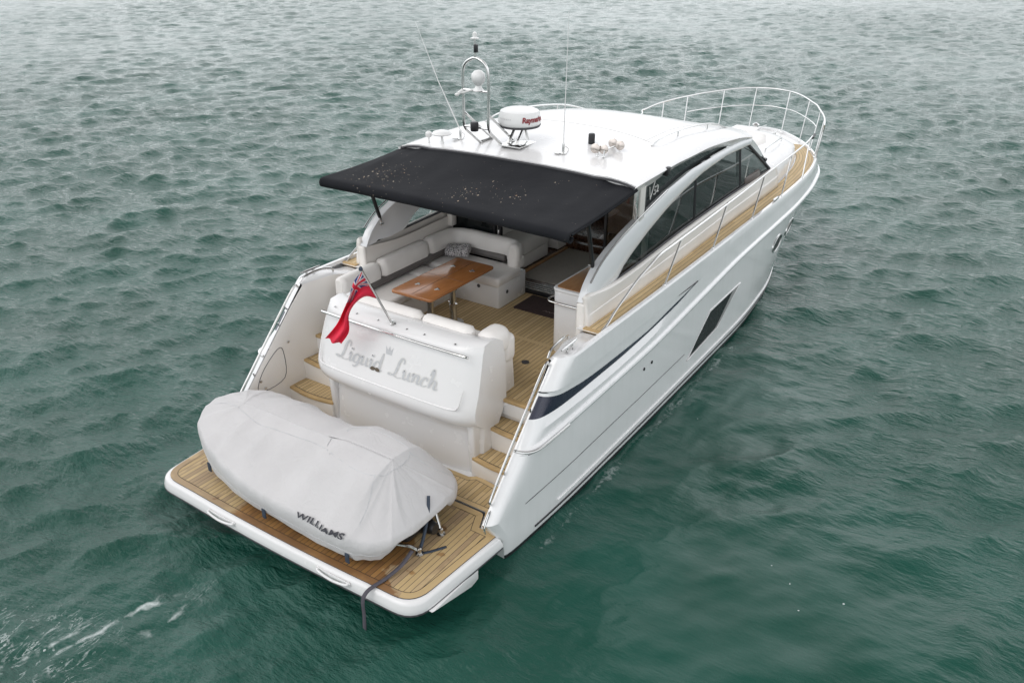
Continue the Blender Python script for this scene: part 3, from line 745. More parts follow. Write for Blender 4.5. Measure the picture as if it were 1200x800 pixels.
for sgn in (1, -1):
    sb = MB()
    for (ya, yb, z0, z1) in ((2.10, 2.46, .35, .64), (2.39, 2.72, .35, .93), (2.67, 3.0, .35, 1.20)):
        sb.box((1.53*sgn, (ya+yb+.3)/2+z1*.01, (z0+z1-.035)/2), (.84-z1*.02, yb-ya+.3, z1-.035-z0), .012)
    sc = part(sb, 'boarding_steps', M['cream'])
    for (ya, yb, z1, xr) in ((2.085, 2.46, .64, 0), (2.375, 2.73, .93, 0)):
        bow = .045
        fr = [(lerp(1.12, 1.92, i/8), ya+.03-bow*math.sin(math.pi*i/8)) for i in range(9)]
        o = fr+[(1.92, yb), (1.14, yb)]
        o = o if sgn > 0 else [(-x, y) for x, y in o][::-1]
        tb = MB(); tb.prism(o, z1-.038, z1-.002, .006, uv if False else 2); st = part(tb, 'step_tread', M['teak_solid'], sc)
        i2 = off(o, .062); tb = MB(); p = [(x, y, z1+.003) for x, y in i2]; tb.poly(p, uv=uvxy(p)); part(tb, 'teak_planking', M['teak'], st)
        tb = MB(); tb.poly([(x, y, z1+.0005) for x, y in off(o, .055)]); part(tb, 'caulking', M['line'], st)
# sole
SZ = 1.21
so_ = [(-1.66, 3.0), (-1.28, 3.0), (-1.28, 2.655), (-1.915, 2.655)]
sole = [(1.14, 2.64), (1.915, 2.64), (1.915, 3.0), (1.70, 3.6), (1.66, 5.5), (-1.66, 5.5), (-1.70, 3.6), (-1.915, 3.0), (-1.915, 2.64), (-1.14, 2.64), (-1.14, 2.9), (1.14, 2.9)]
mb = MB(); mb.prism(sole, 1.0, SZ-.012); cs = part(mb, 'cockpit_sole', M['gel'])
mb = MB(); p = [(x, y, SZ-.004) for x, y in off(sole, .0)]; mb.poly(p, uv=uvxy(p)); part(mb, 'teak_planking', M['teak'], cs)
for sgn in (1, -1):
    o = [(1.135, 2.625), (1.92, 2.625), (1.92, 2.70), (1.135, 2.70)]; o = o if sgn > 0 else [(-x, y) for x, y in o][::-1]
    mb = MB(); mb.prism(o, SZ-.04, SZ+.002, .006); part(mb, 'sole_nosing', M['teak_solid'], cs)
mb = MB(); mb.box((0, 1.6, .39), (3.34, .036, .026)); part(mb, 'gap_shade_strip', M['line'], fixp)  # dark strip laid in the open gap between the platforms for its shade
for rect in ((-.02, 4.06, 1.02, 4.135), (1.12, 2.72, 1.165, 3.45), (1.165, 3.42, 1.62, 3.465)):
    x0, y0, x1, y1 = rect; mb = MB(); mb.poly([(x0, y0, SZ), (x1, y0, SZ), (x1, y1, SZ), (x0, y1, SZ)], uv=[(30, 0), (30.5, 0), (30.5, 1), (30, 1)]); part(mb, 'hatch_margin', M['teak_margin'], cs)
mb = MB(); mb.lathe([(.05, 0), (.05, .008), (.04, .010)], (.93, 3.55, SZ-.004), 20); part(mb, 'deck_filler', M['rubber'], cs)
mb = MB(); mb.lathe([(.03, 0), (.03, .006), (.02, .008)], (.72, 3.05, SZ-.004), 16); part(mb, 'hatch_lift', M['steel'], cs); mb = MB(); mb.box((-.03, 4.06, SZ), (.09, .09, .008), .003); part(mb, 'hatch_lift', M['steel'], cs)

# ---- transom garage module ----
def module_section(w_, dz=0):
    # (y,z) profile from platform up the aft side, over the top and down into the cockpit
    return [(2.09, .38), (2.11, .62), (2.13, .90), (2.115, .99), (2.03, 1.05), (1.95, 1.11), (1.91, 1.20), (1.905, 1.28), (1.93, 1.36), (1.985, 1.52), (2.06, 1.74), (2.13, 1.93), (2.165, 1.99), (2.24, 2.02), (2.36, 2.035), (2.47, 2.02), (2.52, 1.95), (2.53, 1.7), (2.53, 1.2)]
mb = MB(); rws = []
def mw(z):  # half width by height: narrow body below, overhanging panel above
    return lerp(1.19, 1.225, sstep(.95, 1.18, z))-.05*sstep(1.5, 2.1, z)
prof = module_section(0)
nx = 25
for i in range(nx):
    s = -1+2*i/(nx-1)
    rw = []
    for (y, z) in prof:
        e = abs(s)**9; yy = y+.13*e*(1 if z < 2.0 else .5)-.0*s*s+.03*s*s*0
        rw.append((s*mw(z), yy+.02*s*s, z))
    rws.append(rw)
mb.grid(rws, flip=True)
for k in (0, -1):
    mb.poly(rws[k], flip=(k == -1))
tm = part(mb, 'transom_module', M['gel'], ang=48)
# side cheeks reach forward to the cockpit
for sgn in (1, -1):
    mb = MB(); o = [(2.15, .38), (2.95, .38), (2.98, 1.25), (2.94, 1.72), (2.80, 1.95), (2.62, 2.02), (2.30, 2.0), (2.12, 1.6), (2.10, 1.2)]
    mb.prism(o, 1.05*sgn, 1.15*sgn, .03, 3, axis='x'); part(mb, 'module_cheek', M['gel'])
# raised lower border of the panel
def panel_pt(x, t):   # t along the sloping face 0 bottom .. 1 top
    y = float(np.interp(t, [0, .22, .5, .85, 1], [1.905, 1.93, 1.985, 2.105, 2.13])); z = float(np.interp(t, [0, .22, .5, .85, 1], [1.28, 1.36, 1.52, 1.86, 1.93]))
    return Vector((x, y+.02*(x/1.2)**2, z))
PN = Vector((0, -.93, .36)).normalized()
mb = MB(); path = [panel_pt(-1.10, .55), panel_pt(-1.08, .26), panel_pt(-1.0, .14), panel_pt(-.7, .105), panel_pt(0, .10), panel_pt(.7, .105), panel_pt(.98, .14), panel_pt(1.06, .26), panel_pt(1.09, .55)]
q = catmull(path, 8); k_ = len(q); mb.tube([p-PN*.006 for p in q], [.003+.011*math.sin(math.pi*i/(k_-1))**.5 for i in range(k_)], 8); part(mb, 'panel_border', M['gel'], tm)
mb = MB(); rp = [panel_pt(-1.10, 1.0)+PN*.0, panel_pt(-1.09, 1.0)+PN*.05, panel_pt(-.6, 1.02)+PN*.055, panel_pt(0, 1.02)+PN*.055, panel_pt(.6, 1.02)+PN*.055, panel_pt(1.05, 1.0)+PN*.05, panel_pt(1.08, .99)+PN*.0]
mb.tube(catmull(rp, 8), .014, 8)
for x in (-.5, .0, .5): p = panel_pt(x, 1.02); mb.tube([p, p+PN*.055], .009, 6)
part(mb, 'transom_rail', M['steel'], tm)
for x in (-.98, -.62, -.28, .16, .42, .86):
    mb = MB(); mb.lathe([(.014, 0), (.014, .006), (.006, .01)], (x, 2.20, 2.006), 10); part(mb, 'cover_stud', M['steel'], tm)

# lettering built from brush strokes
def ribbon(mb, path, wmin, wmax, to3, lift, grow=0.0, mi=0):
    P = catmull([(p[0], p[1], 0) for p in path], 7); lft, rgt = [], []
    for i, p in enumerate(P):
        t = (P[min(i+1, len(P)-1)]-P[max(i-1, 0)]); t.normalize(); n = Vector((-t.y, t.x, 0))
        s = i/(len(P)-1); taper = min(1, .45+4*s, .45+4*(1-s))
        w_ = (wmin+(wmax-wmin)*abs(t.y)**1.6)*taper*.5+grow
        lft.append(to3(p.x+n.x*w_, p.y+n.y*w_, lift)); rgt.append(to3(p.x-n.x*w_, p.y-n.y*w_, lift))
    mb.grid([lft, rgt], mi)
LET = {
 'L': ([[(1.0, 1.5), (.98, 1.85), (.72, 1.95), (.54, 1.55), (.48, .95), (.36, .38), (.1, .05), (-.16, .10), (-.12, .30), (.14, .26), (.46, .05), (.82, -.06), (1.16, .14)]], 1.12),
 'i': ([[(.0, .72), (.14, .98), (.2, .7), (.2, .3), (.3, .02), (.52, .2)], [(.18, 1.28), (.25, 1.36), (.2, 1.42)]], .5),
 'q': ([[(.62, .86), (.36, 1.0), (.08, .72), (.1, .2), (.34, .0), (.62, .3)], [(.66, 1.0), (.66, .4), (.62, -.3), (.42, -.62), (.2, -.45)], [(.62, -.1), (.85, .22)]], .82),
 'u': ([[(.0, .74), (.12, .98), (.18, .7), (.18, .28), (.32, .0), (.58, .3)], [(.66, 1.0), (.66, .35), (.78, .02), (.98, .2)]], .95),
 'd': ([[(.62, .82), (.36, 1.0), (.08, .7), (.1, .2), (.34, .0), (.64, .34)], [(.74, 1.85), (.68, 1.2), (.68, .35), (.8, .02), (1.02, .2)]], 1.0),
 'n': ([[(.0, .74), (.14, .98), (.2, .6), (.2, .0)], [(.2, .55), (.42, .96), (.64, .92), (.66, .5), (.66, .25), (.78, .0), (.98, .2)]], .95),
 'c': ([[(.62, .74), (.5, .98), (.24, .92), (.06, .5), (.18, .06), (.42, .0), (.72, .24)]], .72),
 'h': ([[(.02, 1.3), (.22, 1.85), (.3, 1.4), (.2, .7), (.2, .0)], [(.2, .5), (.42, .95), (.64, .9), (.66, .5), (.66, .22), (.8, .0), (1.02, .25)]], 1.0),
}
def script(text, x0, base, scale, surf, parent):
    a, b = MB(), MB(); cx = x0
    for chx in text:
        if chx == ' ': cx += .95*scale; continue
        strokes, adv = LET[chx]
        for st in strokes:
            f = lambda x, y, l_, cx=cx: surf(cx+(x+.16*y)*scale, base+y*scale*.64, l_)
            ribbon(a, st, .17, .29, f, .002, .04); ribbon(b, st, .10, .23, f, .0045)
        cx += adv*scale
    part(a, 'name_lettering_edge', M['pale_letter'], parent); part(b, 'name_lettering', M['grey_letter'], parent)
    return cx
def psurf(x, s, l_):   # s = distance up the sloping face
    return panel_pt(x, min(max(s/.70, -.1), 1.05))+PN*(l_+.001)
script('Liquid Lunch', -.78, .30, .144, psurf, tm)
mb = MB()   # small crown above the name and the moustache on the letter d
c0 = lambda x, s: psurf(x, s, .003)
mb.add([c0(-.045, .475), c0(.04, .475), c0(.055, .54), c0(.02, .51), c0(.0, .545), c0(-.025, .51), c0(-.06, .54)], [[0, 1, 2, 3, 4, 5, 6]]); part(mb, 'crown_emblem', M['grey_letter'], tm)
mb = MB()
for s_ in (1, -1): mb.add([psurf(-.17+s_*x*.8, .30+y*.8, .008) for x, y in ((0, .03), (.04, .05), (.08, .03), (.10, -.01), (.06, -.025), (.02, -.02), (0, .0))], [list(range(7))])
part(mb, 'moustache_emblem', M['brown'], tm)

# ---- cockpit seating ----
def cushion(mb, c, d, bev=.05, rot=None): mb.box(c, d, bev, 4, rot=rot)
SEAT = 1.665
sofa = MB()
sofa.box((-.94, 5.06, 1.40), (1.34, .72, .40), .03)     # forward base
sofa.box((-1.36, 4.0, 1.40), (.56, 2.7, .40), .03)      # port base
sofa.box((-.25, 2.86, 1.40), (2.2, .52, .40), .03)      # aft base
sf = part(sofa, 'cockpit_sofa', M['gel'])
for (c, d) in (((-.945, 4.98, SEAT-.055), (1.37, .62, .15)), ((-1.33, 3.62, SEAT-.05), (.64, 1.1, .14)), ((-1.33, 4.36, SEAT-.05), (.64, .36, .14)), ((.35, 2.93, SEAT-.05), (1.05, .56, .14)), ((-.72, 2.93, SEAT-.05), (1.05, .56, .14))):
    mb = MB(); cushion(mb, c, d, .05); part(mb, 'seat_cushion', M['vinyl'], sf)
# backrests: port side in three pieces, a rounded corner, forward piece with rounded end
def backrest(path, hgt, th, name='backrest'):
    P = catmull([(x, y, 0) for x, y in path], 8); rws = []
    for i, p in enumerate(P):
        t = (P[min(i+1, len(P)-1)]-P[max(i-1, 0)]).normalized(); n = Vector((-t.y, t.x, 0))
        s = i/(len(P)-1); L_ = sum((P[j+1]-P[j]).length for j in range(len(P)-1))
        e = min(s, 1-s)*L_; k = min(1, (e/.05))**.5 if e < .05 else 1
        z0, z1 = hgt; h = z1-z0
        sec = [(.0, 0), (-.5, .02), (-.52, .25), (-.42, .75), (-.25, .95), (0, 1.0), (.25, .97), (.45, .8), (.5, .3), (.48, 0)]
        rws.append([(p.x+n.x*a*th*lerp(.6, 1, k), p.y+n.y*a*th*lerp(.6, 1, k), z0+h*b*lerp(.86, 1, k) if b > .3 else z0+h*b) for a, b in sec])
    mb = MB(); mb.grid(rws, cv=True); mb.poly(rws[0], flip=True); mb.poly(rws[-1])
    return part(mb, name, M['vinyl'], sf, ang=60, recalc=True)
backrest([(-1.56, 2.85), (-1.565, 3.2), (-1.57, 3.62)], (1.79, 2.02), .20)
backrest([(-1.57, 3.64), (-1.575, 4.1), (-1.575, 4.68)], (1.79, 2.025), .20)
backrest([(-1.575, 4.70), (-1.575, 5.05), (-1.50, 5.30), (-1.28, 5.39), (-.9, 5.39), (-.55, 5.39), (-.40, 5.33), (-.355, 5.18)], (1.79, 2.03), .20)
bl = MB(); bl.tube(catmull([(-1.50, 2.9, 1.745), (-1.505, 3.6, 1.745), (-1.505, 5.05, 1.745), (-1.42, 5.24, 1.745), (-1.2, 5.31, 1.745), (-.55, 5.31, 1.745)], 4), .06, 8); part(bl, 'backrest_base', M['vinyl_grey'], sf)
mb = MB(); mb.box((-.375, 5.30, 1.73), (.19, .25, .20), .06, 4); part(mb, 'backrest_end', M['vinyl'], sf)
for xa, xb in ((-1.05, .12), (.14, .86)):
    backrest([(xb, 2.55), (lerp(xa, xb, .5), 2.55), (xa, 2.55)], (1.72, 2.08), .24)
mb = MB(); mb.box((1.03, 2.70, 1.89), (.30, .42, .34), .13, 5); mb.box((1.09, 2.86, 1.76), (.18, .24, .36), .085, 5); part(mb, 'end_bolster', M['vinyl'], sf)
for x, y, z in ((-.62, 4.695, 1.50), (-.262, 4.9, 1.42)):
    mb = MB(); mb.lathe([(.028, 0), (.028, .006), (.018, .009)], (x, y, z), 14, rot=Matrix.Rotation(R(90), 3, 'X') if y < 4.8 else Matrix.Rotation(R(90), 3, 'Y')); part(mb, 'vent_cap', M['rubber'], sf)

# ---- cabin: sides, arches, windows, roof ----
def xs(y, z): return 1.74-.02*max(0, y-5)-.12*(z-2.2)*sstep(5, 9, y)
ARCH_UP = [(3.50, 2.25), (3.566, 2.355), (3.642, 2.446), (3.779, 2.551), (3.936, 2.64), (4.204, 2.74), (4.531, 2.829), (5.041, 2.943), (5.712, 3.053), (6.67, 3.118), (7.807, 3.092), (8.956, 3.057), (9.45, 3.02)]
GL_TOP = [(4.333, 2.242), (4.522, 2.385), (4.745, 2.485), (5.147, 2.629), (5.765, 2.782), (6.372, 2.876), (7.128, 2.952), (8.216, 2.967), (9.382, 2.905)]
GL_BOT = [(4.333, 2.242), (5.29, 2.267), (6.462, 2.295), (8.236, 2.29), (9.492, 2.269), (10.529, 2.257)]
SLIT = [(5.091, 3.262), (5.52, 3.293), (5.969, 3.302), (7.01, 3.261), (7.798, 3.183), (8.413, 3.09)]
def poly_at(P, y): return float(np.interp(y, [p[0] for p in P], [p[1] for p in P]))
zb = pc([3.5, 4.33, 5.3, 6.5, 8.2, 9.5, 10.6, 11.2], [2.30, 2.215, 2.235, 2.26, 2.255, 2.235, 2.22, 2.2])
x_deck = pc([3.4, 6, 8.3, 10.3, 12, 13.3, 14.1, 14.55, 14.7], [1.775, 1.755, 1.71, 1.69, 1.56, 1.28, .82, .35, 0])
for sgn in (1, -1):
    mb = MB(); rws = []
    for y in np.linspace(3.5, 10.75, 60):
        zz = zb(y); xd = x_deck(y)
        rws.append([(xd*sgn, y, 1.90), (xd*sgn, y, 1.99), ((xd-.006)*sgn, y, 2.07), ((xd-.016)*sgn, y, 2.08), (lerp(xd, xs(y, zz), .8)*sgn, y, zz-.05), ((xs(y, zz)+.004)*sgn, y, zz-.012), ((xs(y, zz)-.012)*sgn, y, zz)])
    mb.grid(rws, flip=sgn < 0); o = part(mb, 'cabin_side', M['cream'], ang=25); solid(o, .07, -1 if True else 1)
    # arch sweeping from the cockpit to the windscreen
    up, lo = resample(catmull([(a, b, 0) for a, b in ARCH_UP], 4) if False else ARCH_UP, 60), resample([(3.80, 2.20), (4.05, 2.215)]+GL_TOP, 60)
    mb = MB(); rws = []
    for (ya, za), (yb_, zb_) in zip(up, lo):
        rw = []
        for k in range(7):
            t = k/6; y, z = lerp(yb_, ya, t), lerp(zb_, za, t); rw.append(((xs(y, z)+.012+.028*math.sin(math.pi*t)**.7)*sgn, y, z))
        rws.append(rw)
    mb.grid(rws, flip=sgn > 0); o = part(mb, 'side_arch', M['hullgel'], ang=40, recalc=False); solid(o, .10, -1); bevel(o, .018, 3)
    # main side window
    mb = MB(); rws = []
    for y in np.linspace(4.345, 10.50, 70):
        zt = poly_at(GL_TOP, y) if y < 9.382 else lerp(2.905, 2.257, (y-9.382)/(10.529-9.382)); z0 = poly_at(GL_BOT, y)-.005
        rws.append([((xs(y, lerp(z0, zt, k/4))-.022)*sgn, y, lerp(z0, zt, k/4)) for k in range(5)])
    mb.grid(rws, flip=sgn < 0, mf=lambda i, j: 1 if sgn < 0 and rws[i][0][1] < 5.4 else 0); wn = part(mb, 'side_window', [M['glass'], M['glass_clear']])
    mb = MB(); fr = [(xs(y, z)-.008, y, z) for y, z in resample(GL_BOT, 30)]
    mb.tube([(x*sgn, y, z) for x, y, z in fr], .020, 6)
    mb.tube([((xs(y, z)-.006)*sgn, y, z) for y, z in resample(GL_TOP, 30)], .012, 6)
    mb.tube([((xs(9.382, 2.9)-.01)*sgn, 9.39, 2.90), ((xs(10.52, 2.26)-.01)*sgn, 10.53, 2.262)], .028, 6)
    part(mb, 'window_frame', M['rubber'], wn)
    for y in (6.95, 9.0):
        mb = MB(); z0, z1 = poly_at(GL_BOT, y), poly_at(GL_TOP, y); mb.box((0, 0, 0), (.05, .09, .01)); mb = MB()
        mb.tube([((xs(y, z0)-.05)*sgn, y, z0), ((xs(y, z1)-.05)*sgn, y, z1)], .045, 6); part(mb, 'mullion', M['black'], wn)
    # slit window above the arch with the black jamb and the cream post
    mb = MB(); rws = []
    for y in np.linspace(5.08, 8.40, 40):
        z0 = poly_at(ARCH_UP, y)-.02; zt = max(poly_at(SLIT, y)+.015, z0+.004)
        rws.append([((xs(y, z0)-.045)*sgn, y, z0), ((xs(y, zt)-.045)*sgn, y, zt)])
    mb.grid(rws, flip=sgn < 0); sw = part(mb, 'upper_window', M['glass_dark'])
    mb = MB(); mb.box((1.70*sgn, 5.045, 3.08), (.08, .08, .46), .01); part(mb, 'window_jamb', M['black'], sw)
    mb = MB(); mb.box((1.715*sgn, 4.925, 3.10), (.10, .15, .62), .015); part(mb, 'roof_post', M['cream'])
    mb = MB(); mb.box((1.715*sgn, 4.84, 3.10), (.06, .02, .60), .004); part(mb, 'post_trim', M['steel'])
    # inside face of the cockpit side
    mb = MB(); rws = [[(1.67*sgn, y, z) for z in (1.2, 1.6, 2.0, zb(y)-.06)] for y in np.linspace(3.5, 5.5, 12)]
    mb.grid(rws, flip=sgn > 0); part(mb, 'cockpit_lining', M['cream'])
    # aft end of the cabin side
    mb = MB(); mb.box((1.722*sgn, 3.515, 1.715), (.112, .07, 1.05), .03, 3); part(mb, 'side_end_post', M['cream'])
    mb = MB(); pts = [((xs(y, z)+.03)*sgn, y-.012, z+.012) for y, z in ARCH_UP[2:9]]; mb.tube(catmull(pts, 4), .011, 6); part(mb, 'awning_track', M['steel'])
# raised name of the model on the upper window is lettering of its own (see below)
edge_x = pc([4.5, 5.1, 5.7, 6.34, 7.1, 7.9, 8.74, 9.45], [1.84, 1.835, 1.815, 1.776, 1.724, 1.678, 1.64, 1.585])
edge_z = pc([4.5, 5.1, 5.7, 6.34, 7.1, 7.9, 8.74, 9.45], [3.395, 3.412, 3.415, 3.384, 3.343, 3.265, 3.165, 3.035])
crown = pc([4.5, 5.2, 6.0, 6.8, 7.6, 8.5, 9.4, 10.4], [3.50, 3.585, 3.64, 3.645, 3.565, 3.375, 3.15, 2.92])
def roof_pt(ye, s):
    xe = edge_x(ye); yc = ye+(10.35-9.45)*((ye-4.5)/(9.45-4.5))**1.6*(1-abs(s)**2.2)+.06*sstep(5.5, 4.5, ye)*(s*s-0) 
    c = crown(yc); ez = edge_z(ye); a = abs(s)
    z = ez+(c-ez)*(1-a**2.5)
    z += .022*sstep(.70, .80, a)*sstep(1.0, .9, a)*sstep(9.2, 8.2, ye)        # shoulder along each side
    return Vector((xe*s, yc, z))
def roof_z(x, y):
    best = None
    ye = y
    for it in range(6):
        s = max(-1, min(1, x/edge_x(min(max(ye, 4.5), 9.45)))); p = roof_pt(min(max(ye, 4.5), 9.45), s); ye += (y-p.y)
    return p.z
mb = MB(); rws = []
for ye in np.linspace(4.5, 9.45, 60):
    rw = []
    yl = min(ye, 9.4); zl = poly_at(SLIT, ye) if ye < 8.41 else poly_at(ARCH_UP, ye)+.0
    if ye < 5.09: zl = 3.27
    lip = [(xs(ye, zl)-.02, ye, zl), (xs(ye, zl)+.004, ye, zl-.004), (lerp(xs(ye, zl), edge_x(ye), .85), ye, edge_z(ye)-.028), (edge_x(ye), ye, edge_z(ye)-.010)]
    full = [(-p[0], p[1], p[2]) for p in lip]
    mid = [tuple(roof_pt(ye, s)) for s in list(-1+.008+np.linspace(0, 1, 34)*(2-.016))]
    rws.append(full+mid+lip[::-1])
mb.grid(rws); 
und = []
for ye in np.linspace(4.5, 9.45, 40):
    und.append([tuple(roof_pt(ye, s)-Vector((0, 0, .075-.0*abs(s)))) for s in np.linspace(-.97, .97, 24)])
mb.grid(und, flip=True)
mb.grid([[tuple(roof_pt(4.5, s)+Vector((0, .0, 0))) for s in np.linspace(-.99, .99, 30)], [tuple(roof_pt(4.5, s)-Vector((0, -.004, .075))) for s in np.linspace(-.97, .97, 30)]], flip=True)
rf = part(mb, 'roof', M['gel'], ang=30, recalc=False)
mb = MB(); a = rws[0][4:-4]; mb.tube([(x, y-.004, z-.03) for x, y, z in a], .016, 6); part(mb, 'roof_aft_trim', M['rubber'], rf)
mb = MB(); g = [tuple(roof_pt(6.05, s)+Vector((0, 0, .0005))) for s in np.linspace(-.72, .72, 30)]; mb.tube(g, .005, 5); part(mb, 'sunroof_joint', M['pale_letter'], rf)
for s_ in (-.66, .66):
    mb = MB(); mb.tube([tuple(roof_pt(y, s_)+Vector((0, 0, .0005))) for y in np.linspace(6.05, 8.7, 24)], .004, 5); part(mb, 'sunroof_joint', M['pale_letter'], rf)
mb = MB(); mb.tube([tuple(roof_pt(8.7, s_)+Vector((0, 0, .0005))) for s_ in np.linspace(-.66, .66, 24)], .004, 5); part(mb, 'sunroof_joint', M['pale_letter'], rf)
for sgn in (1, -1):
    pts = [(1.36*sgn, 5.95), (1.37*sgn, 6.35), (1.36*sgn, 7.2), (1.32*sgn, 8.2), (1.27*sgn, 9.0)]
    P = [Vector((x, y, roof_z(x, y)+.075)) for x, y in pts]; P[0].z -= .07; P[-1].z -= .07
    mb = MB(); mb.tube(catmull(P, 8), .013, 8)
    for x, y in ((1.365*sgn, 6.8), (1.33*sgn, 8.0)): mb.tube([(x, y, roof_z(x, y)), (x, y, roof_z(x, y)+.075)], .010, 6)
    part(mb, 'roof_grab_rail', M['steel'], rf)
# windscreen
mb = MB(); rws = []
for s in np.linspace(-1, 1, 33):
    a = roof_pt(9.45, s); a.x *= .985; b = Vector((1.615*s*(1-.0*abs(s)), 10.56+1.25*(1-abs(s)**2.4), 2.25+.10*(1-s*s)))
    rws.append([tuple(a.lerp(b, t)+Vector((0, 0, .05*math.sin(math.pi*t)-.02))) for t in np.linspace(0, 1, 7)])
mb.grid(rws); part(mb, 'windscreen', M['glass_front'])

# ---- decks ----
for sgn in (1, -1):
    mb = MB(); rws = []; uvs = []; L_ = 0
    ys = np.concatenate([np.linspace(3.46, 12, 50), np.linspace(12.1, 14.25, 22)])
    for y in ys:
        xo = xs_sheer(y)-.075; xi = min(x_deck(y)+.022, xo-.03)
        n = 5; rws.append([(lerp(xo, xi, k/n)*sgn, y, z_sheer(y)-.030) for k in range(n+1)]); uvs.append([((xo-lerp(xo, xi, k/n))+.03, y) for k in range(n+1)])
    mb.grid(rws, uv=uvs, flip=sgn > 0)
    part(mb, 'side_deck_teak', M['teak_side'])
    mb = MB(); y = 3.44; mb.prism([(1.80*sgn, 3.425), ((xs_sheer(3.4)-.07)*sgn, 3.425), ((xs_sheer(3.4)-.07)*sgn, 3.475), (1.80*sgn, 3.475)], 1.93, z_sheer(3.45)-.022, .006); part(mb, 'side_deck_nosing', M['teak_solid'])
    mb = MB(); rws = []
    for y in np.concatenate([np.linspace(3.4, 12, 40), np.linspace(12.1, 15.33, 40)]):
        xo = max(xs_sheer(y)-.058, 0); xi = min(x_deck(min(y, 14.69)) if y < 14.69 else 0, xo)
        xi = max(xi-.05, 0)
        rws.append([(lerp(xo, xi, k/3)*sgn, y, z_sheer(y)-.042) for k in range(4)])
    mb.grid(rws, flip=sgn > 0); part(mb, 'side_deck', M['gel'])
# foredeck trunk
mb = MB(); rws = []
ztr = pc([10.3, 11.2, 12, 13, 14, 14.7], [2.24, 2.24, 2.20, 2.13, 2.04, 1.95])
for y in np.concatenate([np.linspace(10.35, 13.2, 24), np.linspace(13.3, 14.68, 24)]):
    xi = x_deck(y); zt = ztr(y); cr_ = .13*sstep(0, 1.2, xi)
    half = [(xi, 1.88), (xi, 1.93), (xi-.03*min(1, xi), lerp(1.95, zt, .75)), (xi-.10*min(1, xi), zt), (xi*.8, zt+.03), (xi*.55, zt+cr_*.75), (xi*.28, zt+cr_*.94)]
    rws.append([(x, y, z) for x, z in half]+[(0, y, zt+cr_)]+[(-x, y, z) for x, z in half[::-1]])
mb.grid(rws, flip=False); tk = part(mb, 'foredeck_trunk', M['gel'], ang=45, recalc=True)
mb = MB(); rws = []
for y in np.linspace(11.75, 13.35, 14):
    e = min(1, (y-11.75)/.12, (13.35-y)/.12)**.5; hw_ = .95-.25*sstep(12.3, 13.35, y)
    rws.append([(hw_*s, y, ztr(y)+.13*(1-abs(s)**2.5*.35)-.03+.07*e*min(1, (1-abs(s))/.12)**.5) for s in np.linspace(-1, 1, 25)])
mb.grid(rws, flip=True); part(mb, 'sunbathing_pad', M['vinyl'], tk)
mb = MB(); mb.box((0, 13.75, 2.18), (.55, .5, .05), .02); part(mb, 'anchor_locker_lid', M['gel'], tk)
mb = MB(); mb.lathe([(.10, 0), (.10, .05), (.06, .08), (.06, .14), (.08, .16), (.03, .19)], (.05, 14.35, 2.02), 18); mb.tube([(0, 14.4, 2.05), (0, 15.3, 1.98)], .014, 6); part(mb, 'anchor_windlass', M['steel'])
for sgn in (1, -1):
    mb = MB(); P = [(1.14*sgn, 11.7, 2.27), (1.15*sgn, 11.75, 2.33), (1.13*sgn, 12.3, 2.33), (1.05*sgn, 12.95, 2.27), (1.04*sgn, 13.0, 2.2)]; mb.tube(catmull(P, 6), .012, 8); part(mb, 'foredeck_grab_rail', M['steel'], tk)
    mb = MB()
    for y in (14.6,): mb.tube([(.42*sgn, y-.12, 2.0), (.42*sgn, y+.12, 2.0)], .016, 8); mb.tube([(.42*sgn, y-.05, 1.9), (.42*sgn, y-.05, 2.0)], .014, 6); mb.tube([(.42*sgn, y+.05, 1.9), (.42*sgn, y+.05, 2.0)], .014, 6)
    part(mb, 'bow_cleat', M['steel'])
    mb = MB(); xq = xs_sheer(9.75)-.03; mb.box((xq*sgn, 9.75, 1.97), (.05, .26, .05), .02); part(mb, 'fairlead', M['steel'])
    mb = MB(); mb.box((1.45*sgn, 10.7, 2.36), (.08, .14, .06), .02); mb.tube([(1.45*sgn, 10.7, 2.38), (1.15*sgn, 10.35, 2.62)], .010, 6); part(mb, 'windscreen_wiper', M['black'])

# ---- guard rails ----
def rail_z(y): return float(np.interp(y, [3.45, 3.6, 3.8, 4.3, 4.96, 5.4, 5.8, 7.6, 10, 12.4], [1.95, 2.02, 2.12, 2.30, 2.44, 2.45, 2.45, 2.51, 2.51, 2.52]))
for sgn in (1, -1):
    gr = MB(); P = [(2.02*sgn, 3.43, 1.94)]+[((xs_sheer(y)-.075-.035*(y > 9))*sgn, y, rail_z(y)) for y in (3.6, 3.8, 4.05, 4.3, 4.65, 5.0, 5.4, 6.5, 8, 9.5, 10.8, 11.8, 12.35)]
    if sgn < 0: P += [(-1.92, 12.6, 2.555), (-1.90, 12.75, 2.57)]
    gr.tube(catmull(P, 6), .0155, 8); g = part(gr, 'guard_rail', M['steel'])
    for yb_, yt in ((5.15, 5.72), (6.85, 7.4), (8.55, 9.1), (10.15, 10.65), (11.55, 11.95)):
        mb = MB(); mb.tube([((xs_sheer(yb_)-.05)*sgn, yb_, z_sheer(yb_)-.01), ((xs_sheer(yt)-.09)*sgn, yt, rail_z(yt))], .0125, 8)
        mb.lathe([(.03, 0), (.03, .01), (.015, .03)], ((xs_sheer(yb_)-.05)*sgn, yb_, z_sheer(yb_)-.01), 12); part(mb, 'stanchion', M['steel'], g)
    if sgn < 0: continue
    mb = MB(); mb.tube([((xs_sheer(12.3)-.10)*sgn, 12.30, 2.50), ((xs_sheer(12.5)-.10)*sgn, 12.52, 2.52)], .028, 8); part(mb, 'rail_joint', M['black'], g)
